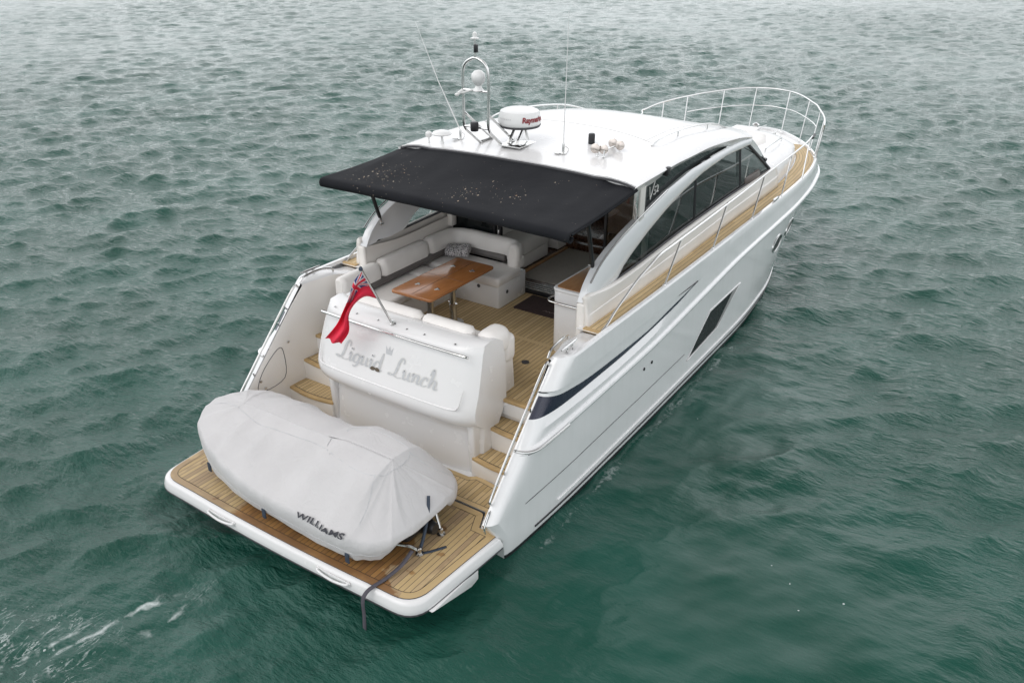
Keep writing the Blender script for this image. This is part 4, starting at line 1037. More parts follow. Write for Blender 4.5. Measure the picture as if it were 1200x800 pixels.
def px_(t):  # pulpit top rail: t -1 port .. 1 starboard along the bow curve
    a = abs(t); y = float(np.interp(a, [0, .15, .3, .5, .7, .88, 1], [15.45, 15.35, 15.05, 14.45, 13.75, 13.25, 12.6])); x = float(np.interp(a, [0, .15, .3, .5, .7, .88, 1], [0, .45, .80, 1.28, 1.62, 1.80, 1.90]))
    z = float(np.interp(a, [0, .3, .6, .9, 1], [2.80, 2.77, 2.69, 2.62, 2.56])); return Vector((math.copysign(x, t), y, z))
pl = MB(); ts = np.linspace(-1, .9, 25); P = [px_(t) for t in ts]
P += [Vector((1.80, 13.2, 2.50)), Vector((1.775, 13.15, 2.2)), Vector((1.76, 13.12, 1.92))]
pl.tube(catmull(P, 4), .0165, 8); pu = part(pl, 'pulpit_rail', M['steel'])
P = [Vector((px_(t).x*.985, px_(t).y-.03, lerp(1.92, px_(t).z, .55))) for t in np.linspace(-.62, .62, 15)]
mb = MB(); mb.tube(catmull(P, 4), .011, 8); part(mb, 'pulpit_mid_rail', M['steel'], pu)
for t in (-.84, -.62, -.36, -.12, .14, .40, .62, .80):
    p = px_(t); b = Vector((p.x*.99, p.y-.25+.06*abs(t), 1.90)); b.x = math.copysign(min(abs(b.x), xs_sheer(b.y)-.06), t)
    mb = MB(); mb.tube([b, p], .0125, 8); mb.lathe([(.03, 0), (.03, .01), (.015, .03)], tuple(b), 12); part(mb, 'stanchion', M['steel'], pu)

# ---- saloon seen through the open door ----
FZ = 1.27
mb = MB(); mb.box((0, 8.0, FZ-.04), (3.36, 5.0, .08), 0); sal = part(mb, 'saloon_floor', M['dwood'])
mb = MB(); mb.prism([(-.62, 5.80), (1.0, 5.80), (1.0, 7.30), (-.62, 7.30)], FZ, FZ+.012, .004); part(mb, 'carpet', M['carpet'], sal)
mb = MB()
for y in (5.48, 5.54, 5.60, 5.67): mb.box((.10, y, FZ-.005), (2.0, .018, .03), .004)
part(mb, 'door_track', M['steel'], sal)
mb = MB(); mb.box((.1, 5.57, FZ-.04), (2.0, .26, .05), .005); part(mb, 'door_sill', M['black'], sal)
mb = MB(); mb.box((-.2, 7.5, FZ+.03), (2.4, .25, .12), .01); mb.box((.2, 8.6, FZ+.06), (2.8, 2.0, .2), .01); part(mb, 'saloon_step', M['dwood'], sal)
mb = MB(); mb.box((-.66, 6.55, FZ+.012), (.05, 1.5, .05), .01); part(mb, 'floor_trim', M['oak'], sal)
def saloon_seat(x0, x1, y0, y1, back):
    b = MB(); b.box(((x0+x1)/2, (y0+y1)/2, FZ+.12), (x1-x0-.04, y1-y0-.04, .22), .03); s = part(b, 'saloon_seat', M['vinyl'])
    b = MB(); b.box(((x0+x1)/2, (y0+y1)/2, FZ+.34), (x1-x0, y1-y0, .24), .06, 4); part(b, 'seat_cushion', M['vinyl'], s)
    if back == 'x': c, d = ((x0-.12, (y0+y1)/2, FZ+.55), (.26, y1-y0, .85))
    else: c, d = (((x0+x1)/2, y0-.10, FZ+.55), (x1-x0, .24, .85))
    b = MB(); b.box(c, d, .08, 4); part(b, 'backrest', M['vinyl'], s)
saloon_seat(-1.22, -.72, 6.05, 6.85, 'x'); saloon_seat(-1.35, -.70, 7.10, 7.75, 'x'); saloon_seat(.45, .95, 8.2, 8.75, 'y'); saloon_seat(-.3, .2, 8.2, 8.75, 'y')
mb = MB(); mb.box((.1, 9.6, 1.85), (3.1, .8, 1.1), .08); mb.box((.7, 9.2, 2.42), (1.0, .3, .25), .06); part(mb, 'helm_console', M['dkint'])
mb = MB()
for sgn in (1, -1): mb.box((1.60*sgn, 7.6, 1.75), (.07, 4.2, .95), .01)
part(mb, 'saloon_lining', M['interior'])
mb = MB(); mb.box((1.30, 7.0, 1.72), (.55, 2.0, .86), .02); part(mb, 'saloon_cabinet', M['dkint'])
# aft bulkhead: dark sliding doors to port, brown tinted pane to starboard
mb = MB()
mb.box((-1.30, 5.50, 2.28), (.80, .03, 2.02), .004); dr = part(mb, 'sliding_door', M['glass_dark'])
mb = MB()
for x in (-1.70, -.90, -.80): mb.box((x, 5.515, 2.28), (.055, .06, 2.04), .008)
mb.box((-1.3, 5.515, 3.29), (.85, .06, .06), .01); part(mb, 'door_frame', M['black'], dr)
mb = MB(); mb.box((-.80, 5.475, 2.02), (.03, .03, .14), .006); mb.box((-.80, 5.475, 1.80), (.03, .03, .05), .006); part(mb, 'door_handle', M['steel'], dr)
mb = MB(); mb.box((1.30, 5.50, 2.72), (.66, .012, 1.18), .003); gp = part(mb, 'fixed_pane', M['glass_pane'])
mb = MB(); mb.box((.97, 5.51, 2.28), (.04, .05, 2.0), .008); part(mb, 'pane_post', M['black'], gp)
mb = MB(); mb.box((1.60, 5.44, 2.6), (.07, .08, 1.2), .015); part(mb, 'door_jamb', M['cream']); mb = MB(); mb.box((-1.64, 5.42, 2.30), (.10, .12, .55), .015); jm = part(mb, 'door_jamb', M['cream'])
mb = MB(); mb.box((-1.60, 5.355, 2.42), (.05, .015, .09), .004); part(mb, 'switch_plate', M['black'], jm)

# ---- starboard wet-bar cabinet ----
o = rounded([(1.02, 4.02), (1.66, 4.02), (1.66, 5.46), (1.05, 5.46)], [.10, .03, 0, 0])
mb = MB(); mb.prism(o, 1.20, 2.055, .015, 2); cb = part(mb, 'wet_bar', M['gel'])
mb = MB(); mb.prism(off(o, -.012), 2.05, 2.10, .02, 3); part(mb, 'worktop_rim', M['gel'], cb)
mb = MB(); mb.prism(off(o, .035), 2.09, 2.108, .006, 2); part(mb, 'worktop', M['console_top'], cb)
mb = MB(); mb.box((1.33, 4.93, 2.106), (.60, .012, .01), .003); part(mb, 'worktop_joint', M['gel'], cb)
mb = MB(); mb.tube(catmull([(1.00, 4.18, 1.93), (.965, 4.10, 1.93), (.99, 3.985, 1.93), (1.1, 3.955, 1.93), (1.50, 3.955, 1.93), (1.56, 3.99, 1.93), (1.56, 4.03, 1.93)], 6), .013, 8); part(mb, 'towel_rail', M['steel'], cb)

# ---- roof equipment ----
def on_roof(x, y, dz=0): return Vector((x, y, roof_z(x, y)+dz))
mst = MB()
for sx in (-.74, -.35):
    pass
hoop = [on_roof(-.66, 4.86), (-.70, 4.72, 3.66), (-.74, 4.60, 3.80), (-.745, 4.60, 4.1), (-.745, 4.60, 4.48), (-.70, 4.60, 4.60), (-.60, 4.60, 4.66), (-.545, 4.60, 4.67), (-.49, 4.60, 4.66), (-.39, 4.60, 4.60), (-.345, 4.60, 4.48), (-.345, 4.60, 4.1), (-.345, 4.60, 3.80), (-.32, 4.72, 3.66), on_roof(-.28, 4.84)]
mst.tube(catmull(hoop, 5), .019, 10)
for a, b in (((-.735, 4.60, 3.98), on_roof(-.60, 5.05)), ((-.345, 4.60, 3.98), on_roof(-.24, 5.05)), ((-.745, 4.60, 4.27), (-.345, 4.60, 4.27)), ((-.74, 4.60, 3.80), (-.345, 4.60, 3.80)), (on_roof(-.66, 4.86, .015), on_roof(-.60, 5.05, .015)), (on_roof(-.28, 4.84, .015), on_roof(-.24, 5.05, .015))):
    mst.tube([a, b], .016, 8)
mast = part(mst, 'light_mast', M['steel'])
mb = MB(); mb.tube([(-.545, 4.60, 4.66), (-.545, 4.60, 4.90)], .016, 8); part(mb, 'mast_pole', M['steel'], mast)
mb = MB(); mb.lathe([(.055, 0), (.06, .012), (.03, .02), (.028, .07), (.01, .085)], (-.545, 4.60, 4.90), 16); part(mb, 'anchor_light', M['white_plastic'], mast)
mb = MB(); mb.box((-.52, 4.585, 4.79), (.045, .05, .10), .01); part(mb, 'navigation_light', M['black'], mast)
mb = MB(); mb.lathe([(.075, 0), (.05, .03), (.035, .06), (.045, .07), (.08, .11), (.092, .16), (.085, .21), (.05, .245), (.0, .257)], (-.50, 4.60, 4.275), 22); part(mb, 'satellite_dome', M['white_plastic'], mast)
mb = MB(); mb.tube([(-.75, 4.60, 4.26), (-.77, 4.52, 4.22)], .022, 10); mb.lathe([(.0, 0), (.028, .01), (.03, .03), (.0, .045)], (-.775, 4.50, 4.19), 12); mb.tube([(-.76, 4.56, 4.22), (-.55, 4.59, 4.29)], .012, 6); part(mb, 'camera_lamp', M['white_plastic'], mast)
mb = MB(); mb.lathe([(.05, 0), (.055, .02), (.055, .10), (.045, .12)], (-.545, 4.56, 3.76), 16); part(mb, 'floodlight', M['black'], mast)
rd = MB(); C = Vector((-.14, 5.02, 3.80))
rd.lathe([(.19, 0), (.265, .012), (.285, .045), (.287, .075), (.272, .155), (.254, .198), (.21, .217), (.10, .226), (.0, .228)], C, 40, caps=True)
radar = part(rd, 'radar_dome', M['white_plastic'])
mb = MB(); mb.lathe([(.19, 0), (.27, .0), (.284, .022), (.284, .028), (.19, .03)], C-Vector((0, 0, .006)), 40); part(mb, 'radar_base_ring', M['rubber'], radar)
mb = MB()
for dx in (-.07, .07): mb.tube([C+Vector((dx, .02, 0)), on_roof(-.16+dx, 4.86, .01)], .022, 8)
mb.tube([C+Vector((0, .12, 0)), on_roof(-.1, 5.16, .01)], .02, 8); mb.box(on_roof(-.13, 4.98, .01), (.34, .46, .02), .006); part(mb, 'radar_bracket', M['steel'], radar)
def ant(x, y, tip, nm):
    b = on_roof(x, y); mb = MB(); mb.tube([b+Vector((0, 0, .12)), b.lerp(Vector(tip), .5), Vector(tip)], [.009, .0065, .003], 6); a = part(mb, 'whip_antenna', M['white_plastic'])
    mb = MB(); mb.lathe([(.045, 0), (.045, .012), (.018, .02), (.018, .12), (.012, .14)], b, 12); mb.tube(catmull([b+Vector((.03, 0, .1)), b+Vector((.09, -.02, .07)), b+Vector((.08, -.08, .015))], 5), .004, 5); mb.box(b+Vector((-.06, -.05, .01)), (.07, .04, .02), .006); part(mb, 'antenna_base', M['steel'], a)
ant(.60, 4.92, (.66, 4.86, 5.29), 'a'); ant(-1.05, 4.92, (-1.72, 4.86, 5.02), 'b')
mb = MB(); b = on_roof(-1.22, 4.72); mb.lathe([(.03, 0), (.02, .02), (.018, .09), (.03, .10), (.13, .115), (.14, .13), (.12, .155), (.05, .175), (0, .178)], b, 24); part(mb, 'television_antenna', M['white_plastic'])
mb = MB(); b = on_roof(-1.42, 4.68); mb.lathe([(.02, 0), (.012, .01), (.012, .06), (.04, .075), (.05, .10), (.045, .13), (.02, .15), (0, .152)], b, 18); part(mb, 'gps_antenna', M['white_plastic'])
hn = MB(); b = on_roof(1.05, 5.10)
pos = [(-.07, -.03, .10), (.03, .01, .095), (-.02, .36, .10), (.10, .33, .09)]
hn.tube([b+Vector((0, .06, .06)), b+Vector((.03, .32, .07))], .012, 6); hn.tube([b+Vector((-.08, -.01, .07)), b+Vector((.06, .03, .07))], .012, 6)
for dx in (-.04, .05): hn.tube([b+Vector((dx, -.02, 0)), b+Vector((dx, 0, .08))], .01, 6); hn.lathe([(.02, 0), (.02, .008)], b+Vector((dx, -.02, 0)), 10)
horn = part(hn, 'horn_bracket', M['steel'])
for p in pos:
    mb = MB(); d = Vector((.15, -.95, .15)).normalized(); rot = d.to_track_quat('Z', 'Y').to_matrix(); c = b+Vector(p)
    mb.lathe([(.02, -.08), (.05, -.05), (.062, -.01), (.062, .0), (.055, .004), (0, .010)], c, 20, rot=rot); part(mb, 'horn_lamp', M['chrome_lens'], horn)
mb = MB(); mb.lathe([(.045, 0), (.045, .12), (.035, .135), (0, .138)], on_roof(.72, 5.45), 18); part(mb, 'vent_stub', M['black'])
mb = MB(); c = Vector((1.80, 5.50, 3.37)); mb.box(c, (.07, .10, .11), .012); part(mb, 'side_camera', M['black'])

# ---- lettering with the built-in font ----
def text_mesh(body, size, shear=0.0, offset=0.0, spacing=1.0):
    cu = bpy.data.curves.new('txt', 'FONT'); cu.body = body; cu.size = size; cu.shear = shear; cu.offset = offset; cu.space_character = spacing; cu.align_x = 'CENTER'; cu.align_y = 'CENTER'; cu.resolution_u = 3
    o = bpy.data.objects.new('txt', cu); COL.objects.link(o); dg = bpy.context.evaluated_depsgraph_get()
    me = bpy.data.meshes.new_from_object(o.evaluated_get(dg)); vs = [v.co.copy() for v in me.vertices]; fs = [list(p.vertices) for p in me.polygons]
    bpy.data.objects.remove(o); bpy.data.curves.remove(cu); bpy.data.meshes.remove(me)
    return vs, fs
vs, fs = text_mesh('Raymarine', .092, .15, .004, .95)
a0 = R(-68)
mb = MB()
def wrap(v, c, rad, a0, zc, slope=0.0):
    a = a0+v.x/rad; return Vector((c.x+math.cos(a)*(rad-slope*v.y), c.y+math.sin(a)*(rad-slope*v.y), zc+v.y))
mb.add([wrap(v, C, .2835, R(-13), C.z+.115, .21) for v in vs], fs); part(mb, 'radar_lettering', M['red_letter'], radar)
mb = MB()
for k in range(7): mb.add([wrap(Vector((-.10+k*.03+dx, dy, 0)), C, .284, R(-100), C.z+.115, .21) for dx, dy in ((0, 0), (.014, 0), (.014, .012), (0, .012))], [[0, 1, 2, 3]])
part(mb, 'radar_small_print', M['grey_letter'], radar)
for path in ([(5.25, 3.20), (5.29, 3.03)], [(5.29, 3.03), (5.42, 3.25)], [(5.47, 3.16), (5.41, 3.16), (5.405, 3.115), (5.44, 3.12), (5.455, 3.095), (5.44, 3.065), (5.40, 3.07)], [(5.49, 3.15), (5.515, 3.17), (5.54, 3.15), (5.525, 3.115), (5.49, 3.08), (5.545, 3.08)]):
    mb = MB(); mb.tube([(xs(y, z)-.040, y, z) for y, z in path], .008, 5); part(mb, 'window_lettering', M['pale_letter'])

# ================================================================== THINGS ABOARD
# awning
aw = thing('awning', 'black canvas awning stretched aft from the roof over the cockpit, flecked with droppings', 'awning', (0, 3.9, 3.3))
mb = MB(); rws = []; nu, nv = 110, 24
def awn(u, v):
    x = lerp(-1.86, 1.86, u); f = roof_pt(4.5, max(-.99, min(.99, x/1.84))); front = Vector((x*.985, f.y+.03, f.z-.040))
    back = Vector((x*.99, 3.03-.02*(2*u-1)**2, 3.285-.03*u+.015*(1-(2*u-1)**2)))
    p = front.lerp(back, v); s = 2*u-1
    p.z -= .035*math.sin(math.pi*v)*(1-.3*s*s); p.z += (.007*math.sin(u*33+v*2.5)+.004*math.sin(u*61-v*4))*math.sin(math.pi*min(1, v*.9+.08))**.6*(.35+.65*abs(s)) - .03*sstep(.35, .0, v)*math.exp(-((abs(s)-.86)/.10)**2)
    return p
for j in range(nv+1): rws.append([tuple(awn(i/nu, j/nv)) for i in range(nu+1)])
# valance rolled round the aft bar
for dy, dz in ((-.03, -.012), (-.045, -.045), (-.035, -.085), (-.005, -.10), (.03, -.085), (.04, -.05)): rws.append([tuple(Vector(awn(i/nu, 1))+Vector((0, dy, dz))) for i in range(nu+1)])
mb.grid(rws); cv = mb.build('canopy', M['awning'], aw, ang=60); solid(cv, .012, -1)
for sgn in (1, -1):
    mb = MB(); p0, p1 = Vector((1.67*sgn, 3.86, 2.53)), Vector((1.69*sgn, 3.62, 3.29))
    mb.tube([p0, p0.lerp(p1, .12), p1], [.016, .027, .024], 10); pl_ = mb.build('pole', M['black'], aw)
    mb = MB(); mb.tube([p0-Vector((0, -.01, .07)), p0], .012, 8); mb.box(p0-Vector((0, -.01, .06)), (.05, .07, .03), .008); mb.build('foot', M['steel'], pl_)
    mb = MB(); mb.tube([tuple(awn(0 if sgn < 0 else 1, v)-Vector((0, 0, .012))) for v in (0, .25, .5, .75, 1)], .014, 6); mb.build('side_hem', M['awning'], aw)

# cockpit table
tb = thing('cockpit_table', 'varnished wooden folding table on two chrome pedestals in the cockpit', 'table', (-.58, 3.9, SZ))
mb = MB(); mb.prism(rounded([(-.93, 3.15), (-.27, 3.17), (-.27, 4.60), (-.93, 4.60)], .05, 4), 1.865, 1.91, .014, 3); tt = mb.build('table_top', M['table'], tb)
mb = MB()
for (c, d) in (((-.60, 3.885, 1.911), (.64, .004, .003)), ((-.60, 3.885, 1.911), (.004, 1.38, .003))): mb.box(c, d)
mb.build('leaf_joint', M['dwood'], tt)
for x in (-.76, -.43):
    for y in (3.50, 4.28): mb = MB(); mb.box((x, y, 1.9115), (.035, .07, .005), .002); mb.box((x+.02, y+.0, 1.9125), (.06, .025, .005), .002); mb.build('hinge', M['steel'], tt)
for y in (3.50, 3.99):
    mb = MB(); mb.lathe([(.14, 0), (.14, .012), (.06, .03), (.052, .05), (.052, .26), (.058, .265), (.058, .29), (.045, .30), (.045, .48), (.05, .485), (.05, .51), (.038, .52), (.038, .64), (.10, .65), (.10, .66)], (-.55, y, SZ-.004), 24); mb.tube([(-.63, y, SZ+.30), (-.47, y, SZ+.30)], .012, 8); mb.tube([(-.62, y, SZ+.51), (-.48, y, SZ+.51)], .011, 8)
    mb.build('pedestal', M['steel'], tb)
# patterned cushion
pcu = MB(); pcu.box((-1.26, 5.06, 1.80), (.36, .22, .12), .025, 3, rot=Matrix.Rotation(R(12), 3, 'X') @ Matrix.Rotation(R(20), 3, 'Z'))
o = pcu.build('patterned_cushion', M['pattern']); tag(o, 'small black and white patterned cushion in the corner of the cockpit sofa', 'cushion')
# doormat
dm = thing('doormat', 'dark brown doormat with pale print on the teak before the saloon door', 'doormat', (.4, 5.12, SZ))
mb = MB(); mb.prism(rounded([(-.13, 4.86), (.98, 4.86), (.98, 5.40), (-.13, 5.40)], .02, 3), SZ-.003, SZ+.012, .004); mb.build('pile', M['mat'], dm)
mb = MB(); 
for k, (x, y) in enumerate(((.30, 4.96),)):
    to3 = lambda a, b, l_: Vector((x+a*.06, y+b*.06, SZ+.0135))
    ribbon(mb, [(0, .2), (.6, .9), (1.0, .3), (1.6, .8), (2.1, .2), (2.7, .8), (3.2, .3), (3.9, .9), (4.5, .3), (5.4, .7)], .12, .3, to3, 0)
    to3 = lambda a, b, l_: Vector((x+.32+a*.05, y+.12+b*.05, SZ+.0135)); ribbon(mb, [(0, 0), (-.8, 1), (-.4, 2.6), (.8, 3.2), (1.9, 2.4), (2, .9), (1.2, 0)], .12, .25, to3, 0)
mb.build('print', M['mattext'], dm)

# ensign on its staff
en = thing('ensign', 'red ensign drooping from a steel staff on the transom', 'flag', (-.06, 2.2, 2.02))
top = Vector((-.06, 1.76, 2.85)); foot = Vector((-.06, 2.21, 2.0))
mb = MB(); mb.tube([foot, top], .0135, 8); st = mb.build('staff', M['steel'], en)
mb = MB(); mb.lathe([(.0, -.03), (.02, -.02), (.024, 0), (.016, .02), (0, .03)], top, 12); mb.build('finial', M['tab'], st)
mb = MB(); mb.lathe([(.035, 0), (.035, .01), (.022, .02), (.022, .05)], (-.06, 2.215, 2.005), 14); mb.build('socket', M['steel'], st)
H0, H1 = top.lerp(foot, .04), top.lerp(foot, .52)
upper = catmull([tuple(H0), (-.22, 1.80, 2.65), (-.33, 1.81, 2.43), (-.44, 1.81, 2.24), (-.57, 1.81, 2.03), (-.78, 1.80, 1.79)], 8)
lower = catmull([tuple(H1), (-.19, 1.93, 2.43), (-.32, 1.88, 2.32), (-.39, 1.84, 2.17), (-.37, 1.80, 1.99), (-.50, 1.78, 1.80)], 8)
nf, nh = len(upper)-1, 30; rws = []
for j in range(nh+1):
    v = j/nh; rw = []
    for i in range(nf+1):
        u = i/nf; p = upper[i].lerp(lower[i], v); amp = .055*min(1, u*2.5+.1)
        p = p+Vector((.5, -.85, .1)).normalized()*amp*math.sin(v*8.5+u*3.2)*(math.sin(math.pi*min(max(v, .0), 1))**.4)
        rw.append(tuple(p))
    rws.append(rw)
def flagmat(i, j):
    v, u = (i+.5)/nh, (j+.5)/nf
    if u > .46 or v > .5: return 0
    a, b = u/.46, v/.5
    cx_, cy_ = abs(a-.5), abs(b-.5)
    if cx_ < .055 or cy_ < .10: return 0
    if cx_ < .10 or cy_ < .17: return 2
    d = min(abs(a-b), abs(a-(1-b)))
    if d < .05: return 0
    if d < .13: return 2
    return 1
# denser cloth so that the canton stays crisp
dense = []
def bil(i, j):
    i0, j0 = min(int(i), nh-1), min(int(j), nf-1); a, b = i-i0, j-j0
    P = [Vector(rws[i0][j0]), Vector(rws[i0][j0+1]), Vector(rws[i0+1][j0]), Vector(rws[i0+1][j0+1])]
    return tuple(P[0].lerp(P[1], b).lerp(P[2].lerp(P[3], b), a))
NH, NF = 64, 96
dense = [[bil(i/NH*nh, j/NF*nf) for j in range(NF+1)] for i in range(NH+1)]
def fm2(i, j): return flagmat((i+.5)/NH*nh-.5, (j+.5)/NF*nf-.5)
mb = MB(); mb.grid(dense, mf=fm2); mb.build('flag_cloth', [M['flag_red'], M['flag_blue'], M['flag_white']], en, ang=80)

# tender under its cover
td = thing('covered_tender', 'small tender boat under a light grey fitted cover, lying across the swim platform', 'tender', (-.1, .9, .41))
def outline(th):
    c, s = math.cos(th), math.sin(th)
    if c >= 0: x = .35+1.12*abs(c)**.42; y = .90+.80*math.copysign(abs(s)**.55, s)
    else:
        k = sstep(-.5, .6, s)
        x = .35-2.17*abs(c)**lerp(.78, .50, k); y = .90+.78*math.copysign(abs(s)**lerp(.80, .72, k), s)
    return x, y
def zhem(x, y=.9): return .50+.16*sstep(1.1, 1.4, x)*sstep(.25, .5, y)*sstep(1.45, 1.15, y)+.10*max(0, (-.3-x)/1.5)**1.6+.05*max(0, (x-1.1)/.4)
def tube_z(x): return .71+.27*max(0, (-.2-x)/1.6)**1.3-.03*sstep(.8, 1.4, x)
ridge_z = pc([-1.5, -1.1, -.6, .1, .35, .95, 1.15], [1.13, 1.17, 1.17, 1.19, 1.24, 1.24, 1.20])
def cover_pt(th, s):
    x, y = outline(th)
    ix = min(max(x, -1.30), .98); iy = .93+(.19*math.copysign(min(1, abs(y-.93)/.3), y-.93)*sstep(.0, .35, x)*sstep(1.3, .9, x) if True else 0)
    zh, zt, zr_ = zhem(x, y), tube_z(x), ridge_z(ix)
    S = [0, .06, .13, .20, .27, .34, 1.0]
    W = [.93, .975, 1.0, .995, .97, .93, 0]
    wv = float(np.interp(s, S, W))
    if s <= .27: zv = float(np.interp(s, [0, .06, .13, .20, .27], [zh, lerp(zh, zt, .45), lerp(zh, zt, .85), zt+.03, zt+.075]))
    else: zv = lerp(zr_, zt+.075, (wv/.97)**lerp(1.04, 2.5, sstep(.85, 1.5, y)*sstep(1.5, .6, x)))
    px, py = lerp(ix, x, wv), lerp(iy, y, wv)
    if s > .9: py = lerp(py, .93, (s-.9)/.1)
    p = Vector((px, py, zv))
    out_ = Vector((x-ix, y-iy, .25)); out_.normalize() if out_.length > 1e-6 else None
    # drawn folds running down from the ridge and gathers along the hem
    f = mnoise.noise(Vector((x*2.4, y*2.4, s*.9)))*.5+mnoise.noise(Vector((x*5.5+7, y*5.5, s*1.6)))*.30
    f2 = 1-abs(mnoise.noise(Vector((x*2.3+3, y*2.3, s*.55+1.3*math.sin(th*2)))))*2.6
    amp = .05*math.sin(math.pi*min(1, s*1.0))**.7+.014*(1-s)
    p += out_*(f*amp+max(0, f2)**3*.017*math.sin(math.pi*s)**.6)
    p += Vector((0, 0, 1))*(mnoise.noise(Vector((px*1.7, py*2.6, 4.2)))*.018)
    if s < .12: p.z += .006*math.sin(th*17)+.005*math.sin(th*29+1)
    return p
nt_, ns = 260, 60; rws = []
SS = [0, .03]+list(np.linspace(.06, 1, ns))
# smooth profile by sampling through catmull of coarse stations
for s in SS:
    rws.append([tuple(cover_pt(2*math.pi*i/nt_, s)) for i in range(nt_)])
A = np.array(rws)
for it in range(7):                                  # relax the profile kinks along s
    A[2:-2] = (A[1:-3]+2*A[2:-2]+A[3:-1])/4
rws = [[tuple(p) for p in r] for r in A]
low = [[(lerp(p[0], -.1, .04), lerp(p[1], .9, .05), p[2]+.015) for p in rws[0]]]
mb = MB(); mb.grid(low+rws, cv=True); cvr = mb.build('cover', M['cover'], td, ang=75); solid(cvr, .006, -1)
def cover_at(th, s):
    i = th/(2*math.pi)*nt_; j = min(range(len(SS)), key=lambda k: abs(SS[k]-s)); i0 = int(i) % nt_; a = i-int(i)
    p, q = Vector(rws[j][i0]), Vector(rws[j][(i0+1) % nt_]); n1 = q-p; n2 = Vector(rws[min(j+1, len(SS)-1)][i0])-p
    n = n1.cross(n2).normalized()
    if n.y > 0 and math.sin(th) < -.3: n = -n
    return p.lerp(q, a), n
# seams sewn along the top of the cover
from mathutils.kdtree import KDTree
top_v = [Vector(p) for k, r in enumerate(rws) if SS[k] > .25 for p in r]
kd = KDTree(len(top_v))
for k, p in enumerate(top_v): kd.insert((p.x, p.y, 0), k)
kd.balance()
def ztop(x, y):
    q = kd.find_n((x, y, 0), 4); w_ = [1/(d+.004) for _, _, d in q]
    return sum(top_v[k].z*a_ for (_, k, _), a_ in zip(q, w_))/sum(w_)
for path in ([(-1.70, .80), (-1.43, .86), (-.9, .76), (-.42, .80), (.08, .80), (.30, .70)], [(.22, 1.16), (.12, .90), (.30, .72), (.96, .68), (1.0, 1.18), (.40, 1.26), (.22, 1.16)], [(.96, .68), (1.05, .45), (1.08, .28)], [(1.0, 1.18), (1.16, 1.32), (1.26, 1.5)]):
    P = catmull([(x, y, 0) for x, y in path], 10); mb = MB()
    mb.tube([(p.x, p.y, ztop(p.x, p.y)+.001) for p in P], .0035, 5); mb.build('cover_seam', M['grey_letter'], cvr)
hem = [Vector(p) for p in rws[3][::4]]; cen = Vector((-.1, .9, 0))
mb = MB(); mb.tube([p+Vector((p.x-cen.x, p.y-cen.y, 0)).normalized()*.003 for p in hem], .0028, 5, closed=True); mb.build('hem_stitching', M['grey_letter'], cvr)
# find the angle on the aft face for a given x
def th_for_x(x):
    best = min((abs(outline(th)[0]-x), th) for th in np.linspace(math.pi+.02, 2*math.pi-.02, 900)); return best[1]
for x in (-1.32, -.22, 1.02):
    p, n = cover_at(th_for_x(x), .03); mb = MB(); mb.box(p+Vector((0, -.012, -.035)), (.055, .012, .12), .004); mb.build('hem_tab', M['tab'], cvr)
vs, fs = text_mesh('WILLIAMS', .122, .14, .0035, 1.08)
from mathutils.bvhtree import BVHTree
allv = [Vector(p) for r in rws for p in r]; nf_ = []
for j in range(len(rws)-1):
    for i in range(nt_): nf_.append([j*nt_+i, j*nt_+(i+1) % nt_, (j+1)*nt_+(i+1) % nt_, (j+1)*nt_+i])
bvh = BVHTree.FromPolygons(allv, nf_)
mb = MB(); V2 = []
for v in vs:                                            # printed on the aft face of the cloth
    o_ = Vector((.68+v.x*1.16, -2, .775+v.x*.02+v.y*.56)); hit = bvh.ray_cast(o_, Vector((0, 1, 0)))[0] or o_+Vector((0, 2.15, 0))
    V2.append(hit+Vector((0, -.017, .013)))
mb.add(V2, fs); mb.build('brand_lettering', M['dark_letter'], cvr)
mb = MB()
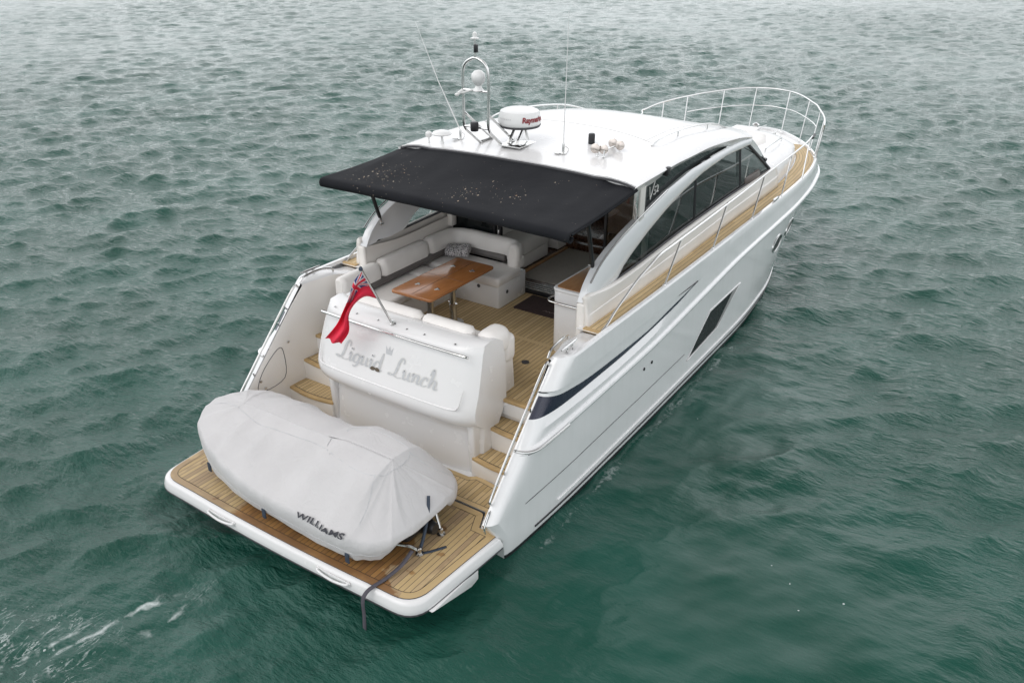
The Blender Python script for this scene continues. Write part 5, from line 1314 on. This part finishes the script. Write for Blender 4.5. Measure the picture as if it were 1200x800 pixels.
mb.box((1.20, .86, .60), (.36, .46, .22), .06, 3); mb.lathe([(.09, 0), (.10, .05), (.06, .2)], (1.30, .95, .55), 16, rot=Matrix.Rotation(R(90), 3, 'Y')); jt = mb.build('jet_nozzle', M['black'], td)
mb = MB(); mb.prism([(-1.5, .6), (-1.2, .5), (1.15, .5), (1.2, .66), (-1.3, .72)], .45, 1.35, .05, 2, axis='y'); mb.build('tender_hull', M['rubber'], td)

# cradle that carries the tender
def chock(x, name, label):
    c = thing(name, label, 'boat chock', (x, .9, .41), 'steel chocks under the tender')
    for (fx, fy), mid, tp in (((1.50, .68), (1.42, .64, .50), (1.18, .46, .58)), ((1.49, 1.05), (1.43, 1.07, .58), (1.36, 1.09, .76))):
        mb = MB(); mb.lathe([(.045, 0), (.045, .012), (.024, .02), (.024, .075), (.01, .085)], (fx, fy, .408), 14); mb.tube([(fx, fy, .45), mid, tp], .018, 8); mb.build('leg', M['steel'], c)
    mb = MB(); mb.tube([(1.12, .50, .58), (1.14, 1.25, .62)], .02, 8); mb.build('cradle_bar', M['steel'], c)
    return c
chock(1.24, 'boat_chock', 'stainless steel chock with feet on the teak at the starboard end of the covered tender')
def flatstrap(pts, wd, name, label, mat=M['strap'], n=6, wdir=None):
    P = catmull(pts, n); rws = []
    for i, p in enumerate(P):
        t = (P[min(i+1, len(P)-1)]-P[max(i-1, 0)]).normalized(); w_ = Vector(wdir or (1, 0, 0)); w_ = (w_-t*w_.dot(t)).normalized()
        rws.append([tuple(p-w_*wd/2), tuple(p+w_*wd/2)])
    mb = MB(); mb.grid(rws); o = mb.build(name, mat); solid(o, .004, 0); return tag(o, label, 'strap')
flatstrap([(1.385, 1.0, .90), (1.43, .93, .78), (1.455, .86, .66), (1.475, .78, .54), (1.495, .70, .43), (1.56, .75, .418), (1.66, .92, .414)], .035, 'lashing_strap', 'grey lashing strap hanging from the cover to the chock foot', M['tab'], wdir=(1, .4, 0))
flatstrap([(1.52, .55, .56), (1.50, .40, .47), (1.46, .20, .425), (1.43, .06, .42), (1.415, -.035, .40), (1.41, -.085, .33), (1.42, -.095, .15), (1.41, -.10, -.05)], .045, 'lashing_strap', 'long dark strap hanging over the aft edge of the platform into the water', M['strap'])
